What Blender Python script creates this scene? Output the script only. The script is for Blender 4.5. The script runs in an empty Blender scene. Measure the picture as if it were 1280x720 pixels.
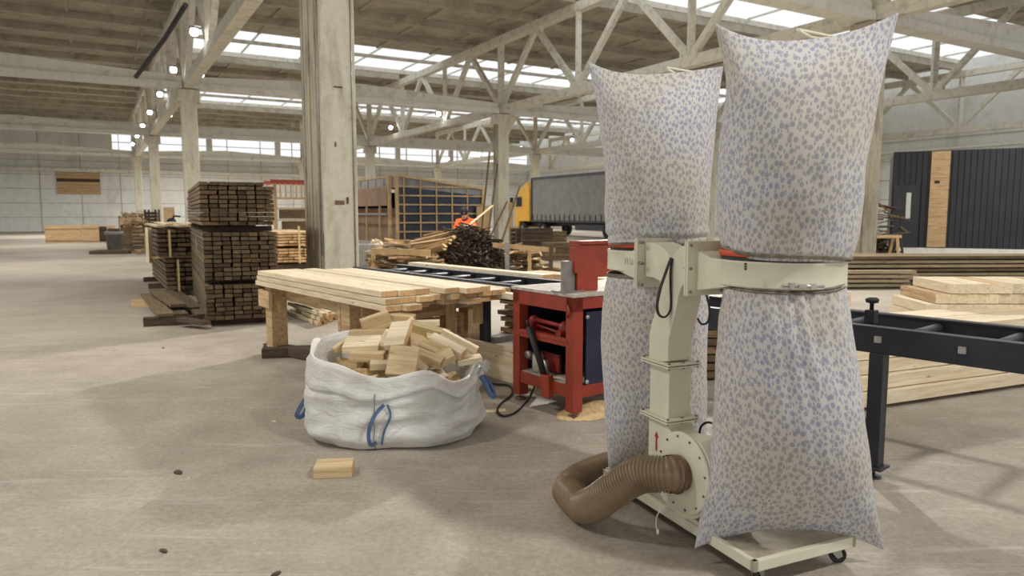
import bpy, bmesh, math, random
from mathutils import Vector, Matrix, noise
R = random.Random(7)
scene = bpy.context.scene
COL = scene.collection
F = 900.0
CAMZ = 1.5
PITCH = math.atan(93.0 / 900.0)
SP, CP = math.sin(PITCH), math.cos(PITCH)
rad = math.radians


def ray(px, py):
    a = (px - 640) / F
    b = (360 - py) / F
    return Vector((a, CP + b * SP, -SP + b * CP))


def G(px, py, z=0.0):
    """point of the photograph's pixel on the level z"""
    r = ray(px, py)
    t = (z - CAMZ) / r.z
    return Vector((r.x * t, r.y * t, z))


def A(px, py, Y):
    """point of the pixel at depth Y"""
    r = ray(px, py)
    t = Y / r.y
    return Vector((r.x * t, Y, CAMZ + r.z * t))


def onp(px, py, P, nrm):
    """point of the pixel on the vertical plane through P with horizontal normal nrm"""
    r = ray(px, py)
    n = Vector((nrm[0], nrm[1], 0))
    o = Vector((0, 0, CAMZ))
    t = (P - o).dot(n) / r.dot(n)
    return o + r * t


# ---------------------------------------------------------------- materials
MATS = {}


def new_mat(name):
    m = bpy.data.materials.new(name)
    m.use_nodes = True
    nt = m.node_tree
    return m, nt, nt.nodes["Principled BSDF"]


def lin(c):
    return tuple(((v / 255.0) / 12.92 if v / 255.0 <= .04045 else ((v / 255.0 + .055) / 1.055) ** 2.4) for v in c) + (1.0,)


def N(nt, t, **kw):
    n = nt.nodes.new(t)
    for k, v in kw.items():
        setattr(n, k, v)
    return n


def ramp(nt, fac, stops):
    r = N(nt, "ShaderNodeValToRGB")
    e = r.color_ramp.elements
    while len(e) < len(stops):
        e.new(0.5)
    for i, (p, c) in enumerate(stops):
        e[i].position = p
        e[i].color = c if len(c) == 4 else tuple(c) + (1,)
    nt.links.new(fac, r.inputs[0])
    return r.outputs[0]


def mix(nt, fac, a, b, blend='MIX'):
    m = N(nt, "ShaderNodeMix", data_type='RGBA', blend_type=blend)
    for sock, v in ((m.inputs[0], fac), (m.inputs[6], a), (m.inputs[7], b)):
        if isinstance(v, bpy.types.NodeSocket):
            nt.links.new(v, sock)
        else:
            sock.default_value = v
    return m.outputs[2]


def coords(nt, which='Object', scale=(1, 1, 1), rot=(0, 0, 0)):
    tc = N(nt, "ShaderNodeTexCoord")
    mp = N(nt, "ShaderNodeMapping")
    mp.inputs['Scale'].default_value = scale
    mp.inputs['Rotation'].default_value = rot
    nt.links.new(tc.outputs[which], mp.inputs[0])
    return mp.outputs[0]


def nz(nt, vec, scale, detail=4, rough=.55, dist=0):
    n = N(nt, "ShaderNodeTexNoise")
    n.inputs['Scale'].default_value = scale
    n.inputs['Detail'].default_value = detail
    n.inputs['Roughness'].default_value = rough
    n.inputs['Distortion'].default_value = dist
    nt.links.new(vec, n.inputs['Vector'])
    return n.outputs[0]


def bump(nt, bs, h, strength=.2, dist=.01):
    b = N(nt, "ShaderNodeBump")
    b.inputs['Strength'].default_value = strength
    b.inputs['Distance'].default_value = dist
    nt.links.new(h, b.inputs['Height'])
    nt.links.new(b.outputs[0], bs.inputs['Normal'])


def plain(name, rgb, rough=.6, metal=0, var=.12, scale=6, bmp=0):
    m, nt, bs = new_mat(name)
    v = coords(nt)
    n = nz(nt, v, scale, 5)
    c = lin(rgb)
    d = tuple(x * (1 - var * 2) for x in c[:3]) + (1,)
    l = tuple(min(1, x * (1 + var)) for x in c[:3]) + (1,)
    nt.links.new(ramp(nt, n, [(.3, d), (.65, l)]), bs.inputs['Base Color'])
    bs.inputs['Roughness'].default_value = rough
    bs.inputs['Metallic'].default_value = metal
    if bmp:
        bump(nt, bs, n, bmp, .01)
    MATS[name] = m
    return m


def wood(name, rgb, dark, rough=.7, var=.25, grain=1.0):
    """grain along the local X axis; tone varies from piece to piece"""
    m, nt, bs = new_mat(name)
    tc = N(nt, "ShaderNodeTexCoord")
    oi = N(nt, "ShaderNodeObjectInfo")
    add = N(nt, "ShaderNodeVectorMath", operation='MULTIPLY_ADD')
    comb = N(nt, "ShaderNodeCombineXYZ")
    for i in range(3):
        nt.links.new(oi.outputs['Random'], comb.inputs[i])
    nt.links.new(comb.outputs[0], add.inputs[0])
    add.inputs[1].default_value = (37, 53, 71)
    nt.links.new(tc.outputs['Object'], add.inputs[2])
    mp = N(nt, "ShaderNodeMapping")
    mp.inputs['Scale'].default_value = (1.2 * grain, 16 * grain, 16 * grain)
    nt.links.new(add.outputs[0], mp.inputs[0])
    n = nz(nt, mp.outputs[0], 2.2, 5, .6, .6)
    mp2 = N(nt, "ShaderNodeMapping")
    mp2.inputs['Scale'].default_value = (4, 12, 12)
    nt.links.new(add.outputs[0], mp2.inputs[0])
    vo = N(nt, "ShaderNodeTexVoronoi")
    vo.inputs['Scale'].default_value = .9
    nt.links.new(mp2.outputs[0], vo.inputs['Vector'])
    c, d = lin(rgb), lin(dark)
    base = ramp(nt, n, [(.32, d), (.6, c)])
    knot = ramp(nt, vo.outputs['Distance'], [(.05, tuple(x * .45 for x in d[:3]) + (1,)), (.13, (1, 1, 1, 1))])
    base = mix(nt, .8, base, knot, 'MULTIPLY')
    mr = N(nt, "ShaderNodeMapRange")
    mr.inputs[3].default_value = 1 - var
    mr.inputs[4].default_value = 1 + var * .35
    nt.links.new(oi.outputs['Random'], mr.inputs[0])
    base = mix(nt, 1.0, base, mr.outputs[0], 'MULTIPLY')
    nt.links.new(base, bs.inputs['Base Color'])
    bs.inputs['Roughness'].default_value = rough
    bump(nt, bs, n, .25, .003)
    MATS[name] = m
    return m


def concrete_floor():
    m, nt, bs = new_mat("floor_concrete")
    v = coords(nt)
    big = nz(nt, v, .35, 6, .6, .4)
    mid = nz(nt, v, 2.2, 6, .65)
    fine = nz(nt, v, 30, 6, .75)
    base = ramp(nt, big, [(.3, lin((150, 140, 127))), (.5, lin((171, 161, 148))), (.7, lin((186, 177, 164)))])
    base = mix(nt, .75, base, ramp(nt, mid, [(.3, (.74, .72, .69)), (.62, (1.05, 1.05, 1.04))]), 'MULTIPLY')
    base = mix(nt, .65, base, ramp(nt, fine, [(.35, (.68, .67, .65)), (.62, (1.1, 1.1, 1.1))]), 'MULTIPLY')
    # scuffs stretched along the traffic
    vs = coords(nt, scale=(.5, 5, 1), rot=(0, 0, rad(-35)))
    sc = nz(nt, vs, 2.0, 6, .7, 1.0)
    base = mix(nt, ramp(nt, sc, [(.56, (0, 0, 0)), (.74, (.5, .5, .5))]), base, lin((206, 200, 190)))
    # fine pale sawdust flecks
    vo = N(nt, "ShaderNodeTexVoronoi")
    vo.inputs['Scale'].default_value = 28
    nt.links.new(v, vo.inputs['Vector'])
    fl = ramp(nt, vo.outputs['Distance'], [(.06, (1, 1, 1)), (.13, (0, 0, 0))])
    flm = mix(nt, 1.0, fl, ramp(nt, mid, [(.5, (0, 0, 0)), (.65, (.8, .8, .8))]), 'MULTIPLY')
    base = mix(nt, flm, base, lin((222, 212, 192)))
    # small dark oil spots
    vo2 = N(nt, "ShaderNodeTexVoronoi")
    vo2.inputs['Scale'].default_value = 1.1
    wv = nz(nt, v, 9, 3)
    nt.links.new(mix(nt, .1, v, wv), vo2.inputs['Vector'])
    ds = ramp(nt, vo2.outputs['Distance'], [(.03, (.7, .7, .7)), (.055, (0, 0, 0))])
    base = mix(nt, ds, base, lin((96, 84, 74)))
    nt.links.new(base, bs.inputs['Base Color'])
    nt.links.new(ramp(nt, mid, [(.3, (.62, .62, .62)), (.7, (.85, .85, .85))]), bs.inputs['Roughness'])
    bump(nt, bs, fine, .25, .004)
    MATS['floor'] = m


def dirty_white(name, rgb, dirt, amount=.5, scale=1.0, streak=True):
    m, nt, bs = new_mat(name)
    v = coords(nt, scale=(1, 1, .28 if streak else 1))
    a = nz(nt, v, 2.2 * scale, 7, .7, .5)
    b = nz(nt, coords(nt), 9 * scale, 6, .7)
    base = ramp(nt, a, [(.33, lin(dirt)), (.33 + .28 * amount + .05, lin(rgb))])
    base = mix(nt, .5, base, ramp(nt, b, [(.32, (.78, .77, .73)), (.55, (1, 1, 1))]), 'MULTIPLY')
    nt.links.new(base, bs.inputs['Base Color'])
    bs.inputs['Roughness'].default_value = .85
    bump(nt, bs, b, .3, .01)
    MATS[name] = m
    return m


def bag_fabric():
    m, nt, bs = new_mat("printed_bag_cloth")
    tc = N(nt, "ShaderNodeTexCoord")
    mp = N(nt, "ShaderNodeMapping")
    nt.links.new(tc.outputs['UV'], mp.inputs[0])
    uv = mp.outputs[0]
    wob = N(nt, "ShaderNodeTexNoise")
    wob.inputs['Scale'].default_value = 30
    nt.links.new(uv, wob.inputs['Vector'])
    w = N(nt, "ShaderNodeVectorMath", operation='MULTIPLY_ADD')
    nt.links.new(wob.outputs['Color'], w.inputs[0])
    w.inputs[1].default_value = (.012, .012, 0)
    nt.links.new(uv, w.inputs[2])

    def vor(scale, stretch, rot, rnd):
        q = N(nt, "ShaderNodeMapping")
        q.inputs['Scale'].default_value = stretch
        q.inputs['Rotation'].default_value = (0, 0, rot)
        nt.links.new(w.outputs[0], q.inputs[0])
        o = N(nt, "ShaderNodeTexVoronoi", voronoi_dimensions='2D')
        o.inputs['Scale'].default_value = scale
        o.inputs['Randomness'].default_value = rnd
        nt.links.new(q.outputs[0], o.inputs['Vector'])
        return o.outputs['Distance']
    big = ramp(nt, vor(34, (1, .78, 1), .6, .7), [(.25, (1, 1, 1)), (.34, (0, 0, 0))])
    halo = ramp(nt, vor(34, (1, .78, 1), .6, .7), [(.34, (0, 0, 0)), (.40, (1, 1, 1))])
    sm = ramp(nt, vor(66, (1, .5, 1), -.7, .85), [(.22, (1, 1, 1)), (.30, (0, 0, 0))])
    sm = mix(nt, 1.0, sm, halo, 'MULTIPLY')
    mask = mix(nt, 1.0, big, sm, 'ADD')
    patch = nz(nt, uv, 2.3, 3, .5)
    ink = ramp(nt, patch, [(.4, lin((146, 142, 144))), (.62, lin((140, 140, 164)))])
    ground = ramp(nt, patch, [(.38, lin((194, 187, 174))), (.6, lin((199, 196, 193)))])
    mr = N(nt, "ShaderNodeMath", operation='MULTIPLY')
    nt.links.new(mask, mr.inputs[0])
    mr.inputs[1].default_value = .8
    base = mix(nt, mr.outputs[0], ground, ink)
    weave = nz(nt, uv, 260, 2)
    nt.links.new(base, bs.inputs['Base Color'])
    bs.inputs['Roughness'].default_value = .95
    bs.inputs['Sheen Weight'].default_value = .15
    soft = nz(nt, uv, 9, 4, .6)
    bump(nt, bs, mix(nt, .85, weave, soft), .35, .01)
    MATS['bag'] = m


def woven_white():
    m, nt, bs = new_mat("woven_polypropylene")
    v = coords(nt)
    n = nz(nt, v, 5, 5, .6)
    base = ramp(nt, n, [(.3, lin((202, 200, 192))), (.65, lin((226, 225, 220)))])
    nt.links.new(base, bs.inputs['Base Color'])
    bs.inputs['Roughness'].default_value = .6
    wv = nz(nt, coords(nt, scale=(1, 1, 2.5)), 8, 4, .6, .8)
    bump(nt, bs, wv, .5, .03)
    bs.inputs['Subsurface Weight'].default_value = .08
    MATS['woven'] = m


def emit(name, rgb, s):
    m = bpy.data.materials.new(name)
    m.use_nodes = True
    nt = m.node_tree
    nt.nodes.clear()
    e = N(nt, "ShaderNodeEmission")
    e.inputs[0].default_value = tuple(rgb) + (1,)
    e.inputs[1].default_value = s
    o = N(nt, "ShaderNodeOutputMaterial")
    nt.links.new(e.outputs[0], o.inputs[0])
    MATS[name] = m


concrete_floor()
bag_fabric()
woven_white()
dirty_white('column_paint', (214, 209, 192), (176, 168, 148), .5, 1.3)
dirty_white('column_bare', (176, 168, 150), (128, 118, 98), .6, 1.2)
dirty_white('truss_paint', (224, 221, 208), (192, 185, 168), .45, 1.5, False)
dirty_white('beam_paint', (230, 230, 222), (204, 201, 190), .35, .8, False)
dirty_white('roof_slab', (186, 180, 164), (150, 142, 126), .7, .5, False)
dirty_white('wall_paint', (226, 227, 223), (208, 208, 202), .4, .25)
wood('pine', (236, 222, 194), (216, 192, 152), .65, .12)
wood('pine_end', (216, 180, 132), (188, 144, 96), .75, .25, 1)
wood('offcut_wood', (220, 198, 156), (190, 160, 114), .7, .12)
wood('timber', (205, 176, 134), (168, 132, 92), .7, .15)
wood('grey_timber', (176, 158, 128), (140, 120, 92), .8, .2)
wood('weathered', (124, 106, 78), (86, 70, 48), .85, .35)
wood('weathered_end', (108, 88, 60), (74, 58, 40), .85, .45)
wood('slabwood', (158, 134, 98), (104, 80, 54), .85, .4)
wood('bark_stick', (92, 76, 58), (52, 42, 34), .9, .5)
wood('dark_timber', (92, 74, 56), (60, 48, 38), .85, .3)
plain('cream_paint', (213, 209, 186), .45, 0, .05, 4, .05)
plain('red_paint', (152, 57, 38), .5, 0, .12, 5)
plain('clamp_band', (128, 120, 104), .7, .1, .25, 20)
plain('red_dark', (138, 40, 34), .45, 0, .12, 5)
plain('rail_paint', (40, 42, 50), .5, 0, .15, 5)
plain('blue_paint', (36, 42, 64), .4, 0, .15, 5)
plain('dark_steel', (60, 62, 68), .5, .3, .15, 7)
plain('grey_steel', (140, 138, 132), .45, .5, .15, 9)
plain('zinc', (186, 184, 176), .4, .6, .1, 9)
plain('rust', (118, 96, 74), .8, 0, .3, 14)
plain('black_rubber', (40, 39, 38), .6, 0, .1, 9)
plain('hose_plastic', (138, 116, 90), .36, 0, .14, 5)
plain('hose_wire', (110, 88, 66), .5, 0, .1, 5)
plain('orange_band', (200, 82, 50), .5, 0, .1, 5)
plain('blue_webbing', (84, 104, 140), .85, 0, .15, 22, .2)
plain('sawdust', (214, 184, 136), .95, 0, .15, 30, .3)
plain('dusty_top', (186, 178, 164), .7, .1, .2, 18)
plain('dusty_tray', (178, 168, 148), .8, 0, .18, 10)
plain('truck_yellow', (222, 168, 44), .4, 0, .06, 2)
plain('curtain_grey', (122, 120, 116), .6, 0, .1, 2)
plain('tyre', (42, 40, 40), .85, 0, .15, 9)
plain('dark_cladding', (48, 50, 56), .6, 0, .12, 2)
plain('cabin_glass', (58, 64, 78), .2, .2, .15, 1.5)
plain('pale_film', (128, 130, 134), .35, .1, .2, 1.5)
plain('brown_board', (138, 112, 92), .8, 0, .12, 3)
plain('purlin_board', (184, 156, 114), .8, 0, .12, 3)
plain('white_plastic', (222, 222, 218), .5, 0, .05, 4)
plain('grey_plastic', (134, 132, 128), .6, 0, .12, 6)
plain('cable_black', (38, 36, 36), .6, 0, .1, 6)
plain('jacket_orange', (232, 92, 28), .8, 0, .1, 10)
plain('collar_maroon', (92, 30, 42), .9, 0, .1, 10)
plain('trouser_navy', (44, 48, 60), .9, 0, .1, 10)
plain('hair_dark', (34, 32, 36), .8, 0, .2, 30)
plain('skin', (196, 148, 120), .6, 0, .05, 10)
plain('yellow_strap', (192, 170, 120), .7, 0, .1, 9)
plain('paper_white', (206, 208, 202), .8, 0, .05, 8)
plain('mark_red', (176, 44, 34), .6, 0, .05, 8)
plain('mark_grey', (168, 165, 148), .8, 0, .05, 8)
emit('lamp_glow', (1.0, .98, .94), 40.0)


# ---------------------------------------------------------------- geometry helpers
def rotm(e):
    from mathutils import Euler
    return Euler(e).to_matrix().to_4x4()


class MB:
    def __init__(s):
        s.bm = bmesh.new()
        s.mats = []

    def mi(s, mat):
        if mat is None:
            return 0
        m = MATS[mat]
        if m not in s.mats:
            s.mats.append(m)
        return s.mats.index(m)

    def box(s, c, d, rot=None, mat=None, end=None, M=None, taper=None):
        """box of size d centred on c"""
        T = Matrix.Translation(Vector(c))
        if rot is not None:
            T = T @ (rot if isinstance(rot, Matrix) else rotm(rot))
        if M is not None:
            T = M @ T
        i, j = s.mi(mat), s.mi(end or mat)
        vs = []
        for x in (-.5, .5):
            for y in (-.5, .5):
                for z in (-.5, .5):
                    k = taper if (taper and z > 0) else 1
                    vs.append(s.bm.verts.new(T @ Vector((x * d[0] * k, y * d[1] * k, z * d[2]))))
        for q, f in enumerate(((0, 1, 3, 2), (4, 6, 7, 5), (0, 4, 5, 1), (2, 3, 7, 6), (0, 2, 6, 4), (1, 5, 7, 3))):
            fc = s.bm.faces.new([vs[k] for k in f])
            fc.material_index = j if q < 2 else i
        return s

    def beam(s, p0, p1, w, h, mat=None, end=None, up=(0, 0, 1)):
        p0, p1 = Vector(p0), Vector(p1)
        x = (p1 - p0)
        L = x.length
        x.normalize()
        y = Vector(up).cross(x)
        if y.length < 1e-4:
            y = Vector((1, 0, 0)).cross(x) if abs(x.x) < .9 else Vector((0, 1, 0)).cross(x)
        y.normalize()
        z = x.cross(y)
        M = Matrix((x, y, z)).transposed().to_4x4()
        M.translation = (p0 + p1) / 2
        return s.box((0, 0, 0), (L, w, h), mat=mat, end=end, M=M)

    def tube(s, pts, r, n=10, mat=None, cap=True, flat=None):
        pts = [Vector(p) for p in pts]
        i = s.mi(mat)
        rs = r if isinstance(r, (list, tuple)) else [r] * len(pts)
        rings = []
        prev = None
        for k, p in enumerate(pts):
            if k == 0:
                t = pts[1] - p
            elif k == len(pts) - 1:
                t = p - pts[k - 1]
            else:
                t = pts[k + 1] - pts[k - 1]
            if t.length < 1e-7:
                t = Vector((0, 0, 1))
            t.normalize()
            if prev is None:
                ref = Vector((0, 0, 1)) if abs(t.z) < .9 else Vector((1, 0, 0))
                a = t.cross(ref).normalized()
            else:
                a = (prev - t * prev.dot(t))
                if a.length < 1e-6:
                    a = t.orthogonal()
                a.normalize()
            prev = a
            b = t.cross(a)
            fx, fy = (1, 1) if flat is None else flat
            rings.append([s.bm.verts.new(p + (a * math.cos(2 * math.pi * q / n) * fx + b * math.sin(2 * math.pi * q / n) * fy) * rs[k]) for q in range(n)])
        for k in range(len(rings) - 1):
            for q in range(n):
                f = s.bm.faces.new((rings[k][q], rings[k][(q + 1) % n], rings[k + 1][(q + 1) % n], rings[k + 1][q]))
                f.material_index = i
                f.smooth = True
        if cap:
            for rg in (rings[0][::-1], rings[-1]):
                f = s.bm.faces.new(rg)
                f.material_index = i
        return s

    def lathe(s, prof, n=32, mat=None, M=None, arc=None):
        i = s.mi(mat)
        M = M or Matrix()
        rings = []
        for (r, z) in prof:
            if r < 1e-5:
                rings.append([s.bm.verts.new(M @ Vector((0, 0, z)))])
            else:
                rings.append([s.bm.verts.new(M @ Vector((r * math.cos(2 * math.pi * q / n), r * math.sin(2 * math.pi * q / n), z))) for q in range(n)])
        for k in range(len(rings) - 1):
            a, b = rings[k], rings[k + 1]
            for q in range(n):
                q2 = (q + 1) % n
                if len(a) == 1 and len(b) == 1:
                    continue
                if len(a) == 1:
                    f = s.bm.faces.new((a[0], b[q2], b[q]))
                elif len(b) == 1:
                    f = s.bm.faces.new((a[q], a[q2], b[0]))
                else:
                    f = s.bm.faces.new((a[q], a[q2], b[q2], b[q]))
                f.material_index = i
                f.smooth = True
        return s

    def prism(s, poly, d0, d1, M=None, mat=None):
        """polygon in local XZ extruded along local Y from d0 to d1"""
        i = s.mi(mat)
        M = M or Matrix()
        a = [s.bm.verts.new(M @ Vector((x, d0, z))) for x, z in poly]
        b = [s.bm.verts.new(M @ Vector((x, d1, z))) for x, z in poly]
        n = len(poly)
        fs = [s.bm.faces.new(a), s.bm.faces.new(b[::-1])]
        for k in range(n):
            fs.append(s.bm.faces.new((a[k], b[k], b[(k + 1) % n], a[(k + 1) % n])))
        for f in fs:
            f.material_index = i
        return s

    def build(s, name, mat=None, parent=None, bevel=0, smooth=False, loc=None, rotz=None, **props):
        bmesh.ops.recalc_face_normals(s.bm, faces=s.bm.faces)
        me = bpy.data.meshes.new(name)
        s.bm.to_mesh(me)
        s.bm.free()
        if s.mats:
            for m in s.mats:
                me.materials.append(m)
        elif mat:
            me.materials.append(MATS[mat])
        if smooth:
            for p in me.polygons:
                p.use_smooth = True
        o = bpy.data.objects.new(name, me)
        COL.objects.link(o)
        if loc is not None:
            o.location = loc
        if rotz is not None:
            o.rotation_euler = (0, 0, rotz)
        if parent is not None:
            o.parent = parent
        if bevel:
            b = o.modifiers.new('bevel', 'BEVEL')
            b.width = bevel
            b.segments = 2
            b.limit_method = 'ANGLE'
        for k, v in props.items():
            o[k] = v
        return o


def thing(name, label, cat, loc=(0, 0, 0), rotz=0, group=None):
    o = bpy.data.objects.new(name, None)
    COL.objects.link(o)
    o.location = loc
    o.rotation_euler = (0, 0, rotz)
    o.empty_display_size = .1
    o['label'] = label
    o['category'] = cat
    if group:
        o['group'] = group
    return o


def tag(o, label, cat, group=None, kind=None):
    if label:
        o['label'] = label
    if cat:
        o['category'] = cat
    if group:
        o['group'] = group
    if kind:
        o['kind'] = kind
    return o


def struct(o, label=None):
    o['kind'] = 'structure'
    if label:
        o['label'] = label
    return o


MESHES = {}


def plank(name, L, W, T, face, end, loc, rot, label, cat, group=None, bev=0):
    """one board, grain along local X; mesh data shared by size"""
    key = (round(L, 3), round(W, 3), round(T, 3), face, end, bev)
    if key not in MESHES:
        m = MB().box((0, 0, 0), (L, W, T), mat=face, end=end)
        if bev:
            bmesh.ops.bevel(m.bm, geom=m.bm.edges[:], offset=bev, segments=1, affect='EDGES')
        o = m.build(name)
        MESHES[key] = o.data
    else:
        o = bpy.data.objects.new(name, MESHES[key])
        COL.objects.link(o)
    o.location = loc
    o.rotation_euler = rot
    return tag(o, label, cat, group)


def plank_pp(name, p0, p1, W, T, face, end, label, cat, group=None, roll=0, bev=0):
    """a board from p0 to p1"""
    p0, p1 = Vector(p0), Vector(p1)
    x = p1 - p0
    L = x.length
    q = x.to_track_quat('X', 'Z')
    e = (q.to_matrix() @ Matrix.Rotation(roll, 3, 'X')).to_euler()
    return plank(name, L, W, T, face, end, (p0 + p1) / 2, e, label, cat, group, bev)


# hall axes
U = Vector((-.5, .8660254, 0))
V = Vector((.8660254, .5, 0))
C1 = Vector((-2.75, 11.1, 0))
HALL = math.atan2(V.y, V.x)          # rotation that turns local X into V and local Y into U


def H(v, u, z=0):
    return C1 + V * v + U * u + Vector((0, 0, z))


MH = Matrix.Translation(C1) @ Matrix.Rotation(HALL, 4, 'Z')

# ---------------------------------------------------------------- camera, world
cam = bpy.data.cameras.new("camera")
cam.sensor_width = 36
cam.lens = 36 * F / 1280
cam.clip_end = 400
camo = bpy.data.objects.new("camera", cam)
COL.objects.link(camo)
camo.location = (0, 0, CAMZ)
camo.rotation_euler = (math.pi / 2 - PITCH, 0, 0)
cam.dof.use_dof = True
cam.dof.focus_distance = 4.0
cam.dof.aperture_fstop = 3.4
scene.camera = camo
w = bpy.data.worlds.new("daylight")
scene.world = w
w.use_nodes = True
wb = w.node_tree.nodes['Background']
wb.inputs[0].default_value = (.96, .98, 1.0, 1)
wb.inputs[1].default_value = 1.0
scene.view_settings.view_transform = 'Standard'
scene.view_settings.look = 'None'
scene.view_settings.exposure = 0.08
scene.view_settings.gamma = 1
scene.view_settings.use_curve_mapping = False
# ================================================================ the hall
fl = MB().box((10, 35, -.1), (150, 130, .2)).build('floor', 'floor')
struct(fl, 'worn pale concrete hall floor')

ZC, ZT = 5.95, 9.2      # column head, top chord
# ---- columns (front width along V, depth along U)
col_labels = {}


def column(v, u, w=.5, d=.5, z=ZC, mat='column_paint', label='', side=None, cap=True):
    m = MB()
    m.box((0, 0, z / 2), (w, d, z), mat=mat)
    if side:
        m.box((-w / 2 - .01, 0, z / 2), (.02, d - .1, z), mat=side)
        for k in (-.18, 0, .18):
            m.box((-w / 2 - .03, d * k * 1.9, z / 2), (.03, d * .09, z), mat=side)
    if cap:
        m.box((0, 0, z - .22), (w + .22, d + .1, .44), mat=mat)
    o = m.build('column', loc=H(v, u), rotz=HALL, bevel=.02)
    return struct(o, label)


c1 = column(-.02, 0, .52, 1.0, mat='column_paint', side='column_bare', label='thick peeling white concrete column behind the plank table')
# mortar collar at its foot, conduit, patch plates
MB().lathe([(.5, 0), (.44, .08), (.38, .2), (.3, .3)], 14).build('mortar_collar', 'column_paint', c1)
mb = MB()
mb.tube([(-.3, -.53, 0.9), (-.3, -.53, 3), (-.28, -.53, 5.8)], .014)
mb.tube([(.2, -.515, .4), (.2, -.515, 5.8)], .01)
mb.build('conduit', 'grey_steel', c1)
mb = MB()
pts = [(-.29, .35 + .02 * math.sin(k * 1.3), 6.0 - k * .35) for k in range(12)]
mb.tube(pts, .018, 6)
mb.build('hanging_cable', 'cable_black', c1)
mb = MB()
mb.box((.0, -.505, 3.32), (.13, .02, .02))
mb.box((-.02, -.505, 1.66), (.14, .02, .06))
mb.box((.1, -.505, 1.69), (.03, .03, .1))
mb.box((-.06, -.505, 2.5), (.02, .02, .07))
mb.build('steel_tab', 'rust', c1)

k = 0
desc = {(0, 18): 'slim white column above the tall lumber stack', (0, 36): 'second white column down the row left of the lumber stack',
        (0, 54): 'farthest small white column down the left row', (13, 18): 'weathered white column beside the yellow truck cab',
        (13, 0): 'bare brownish concrete column behind the large cloth bag', (13, 36): 'distant pale column above the framed panel house',
        (13, 54): 'farthest pale column above the framed panel house',
        (26, 18): 'distant white column behind the small cloth bag', (26, 36): 'distant white column over the grey trailer',
        (26, 54): 'farthest white column over the grey trailer', (26, 0): 'pale column near the black cabin',
        (-13, 18): 'white column far left of the hall', (-13, 36): 'second white column far left', (-13, 54): 'third white column far left',
        (39, 0): 'white wall column above the black cabin roof', (39, 18): 'white wall column behind the cabin', (39, 36): 'white wall column in the far right bay'}
for (v, u), lb in desc.items():
    mt = 'column_bare' if (v, u) == (13, 0) else 'column_paint'
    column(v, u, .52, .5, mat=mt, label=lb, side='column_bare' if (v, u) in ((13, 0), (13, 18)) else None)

# wooden props and laths leaning on the column beside the truck
PB = H(13, 18)
for (x0, y0, x1, y1) in ((607, 311, 622, 205), (604, 308, 634, 252), (622, 312, 650, 232), (600, 300, 612, 190)):
    plank_pp('leaning_lath', G(x0, y0 + 6), A(x1, y1, PB.y - 1.0), .07, .05, 'weathered', 'weathered_end',
             {607: 'tall grey lath leaning on the column by the yellow cab', 604: 'short lath leaning steeply on the column foot by the firewood',
              622: 'lath leaning to the truck side of the column', 600: 'tallest thin lath standing against the column by the firewood'}[x0], 'lath')

# ---- trusses


def truss(v, u0, label, n=6, L=18.0):
    m = MB()
    zb, zt = ZC + .2, ZT
    P = lambda u, z: H(v, u0 + u, z)
    m.beam(P(0, zb), P(L, zb), .34, .34)
    m.beam(P(-.1, zt), P(L + .1, zt), .34, .34)
    st = L / n
    for i in range(n + 1):
        u = i * st
        if i % 2 == 0 and (i > 0 or u0 == -18):
            m.beam(P(u, zb + .1), P(u, zt - .1), .2, .22 if 0 < i < n else .3)
        if i < n:
            a, b = (zb + .1, zt - .1) if i % 2 == 0 else (zt - .1, zb + .1)
            m.beam(P(u, a), P(u + st, b), .2, .22)
            c = zt if i % 2 == 0 else zb
            m.box(P(u + st, c - (.12 if i % 2 == 0 else -.12)), (.22, .8, .38), rot=(0, 0, HALL))
    o = m.build('roof_truss', 'truss_paint', bevel=.015)
    return struct(o, label)


rowname = {-13: 'outer left', 0: 'left column row', 13: 'middle column row', 26: 'third column row', 39: 'right wall'}
bay = {-18: 'nearest bay', 0: 'second bay', 18: 'third bay', 36: 'fourth bay'}
for v in (-13, 0, 13, 26, 39):
    for u0 in (-18, 0, 18, 36):
        truss(v, u0, 'white concrete roof truss over the %s, %s' % (rowname[v], bay[u0]))

# ---- transverse beams with a lower flange
for u in (-18, 0, 18, 36, 54):
    for v in (-26, -13, 0, 13, 26):
        m = MB()
        prof = [(0, 6.02), (.02, 5.98), (1.2, 5.98), (1.6, 6.0), (11.4, 6.0), (11.8, 5.98), (13, 5.98)]
        m.beam(H(v + .2, u, 6.08), H(v + 12.8, u, 6.08), .5, .22)
        m.prism([(.2, 6.18), (12.8, 6.18), (12.8, 6.42), (6.5, 6.72), (.2, 6.42)], -.14, .14,
                M=Matrix.Translation(H(v, u)) @ Matrix.Rotation(HALL, 4, 'Z'))
        o = m.build('tie_beam', 'beam_paint', bevel=.01)
        struct(o, 'white concrete tie beam across the hall')

# ---- roof slabs with ribs, skylight openings at mid bay
rf = MB()
u = -21.0
sky_u = (-9, 9, 27, 45)
while u < 62:
    mid = u + 1.5
    for v in (-26, -13, 0, 13, 26):
        if v >= 0 and any(abs(mid - s) < 1.6 for s in sky_u):
            continue
        rf.box((v + 6.5, mid, 9.72), (13, 2.98, .12), mat='roof_slab', M=MH)
        for e in (-1.42,):
            rf.box((v + 6.5, mid + e, 9.52), (12.6, .26, .34), mat='roof_slab', M=MH)
        for q in range(5):
            rf.box((v + .9 + q * 2.8, mid, 9.62), (.12, 2.7, .1), mat='roof_slab', M=MH)
    u += 3
o = rf.build('ceiling')
struct(o, 'ribbed concrete roof slabs')
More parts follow.
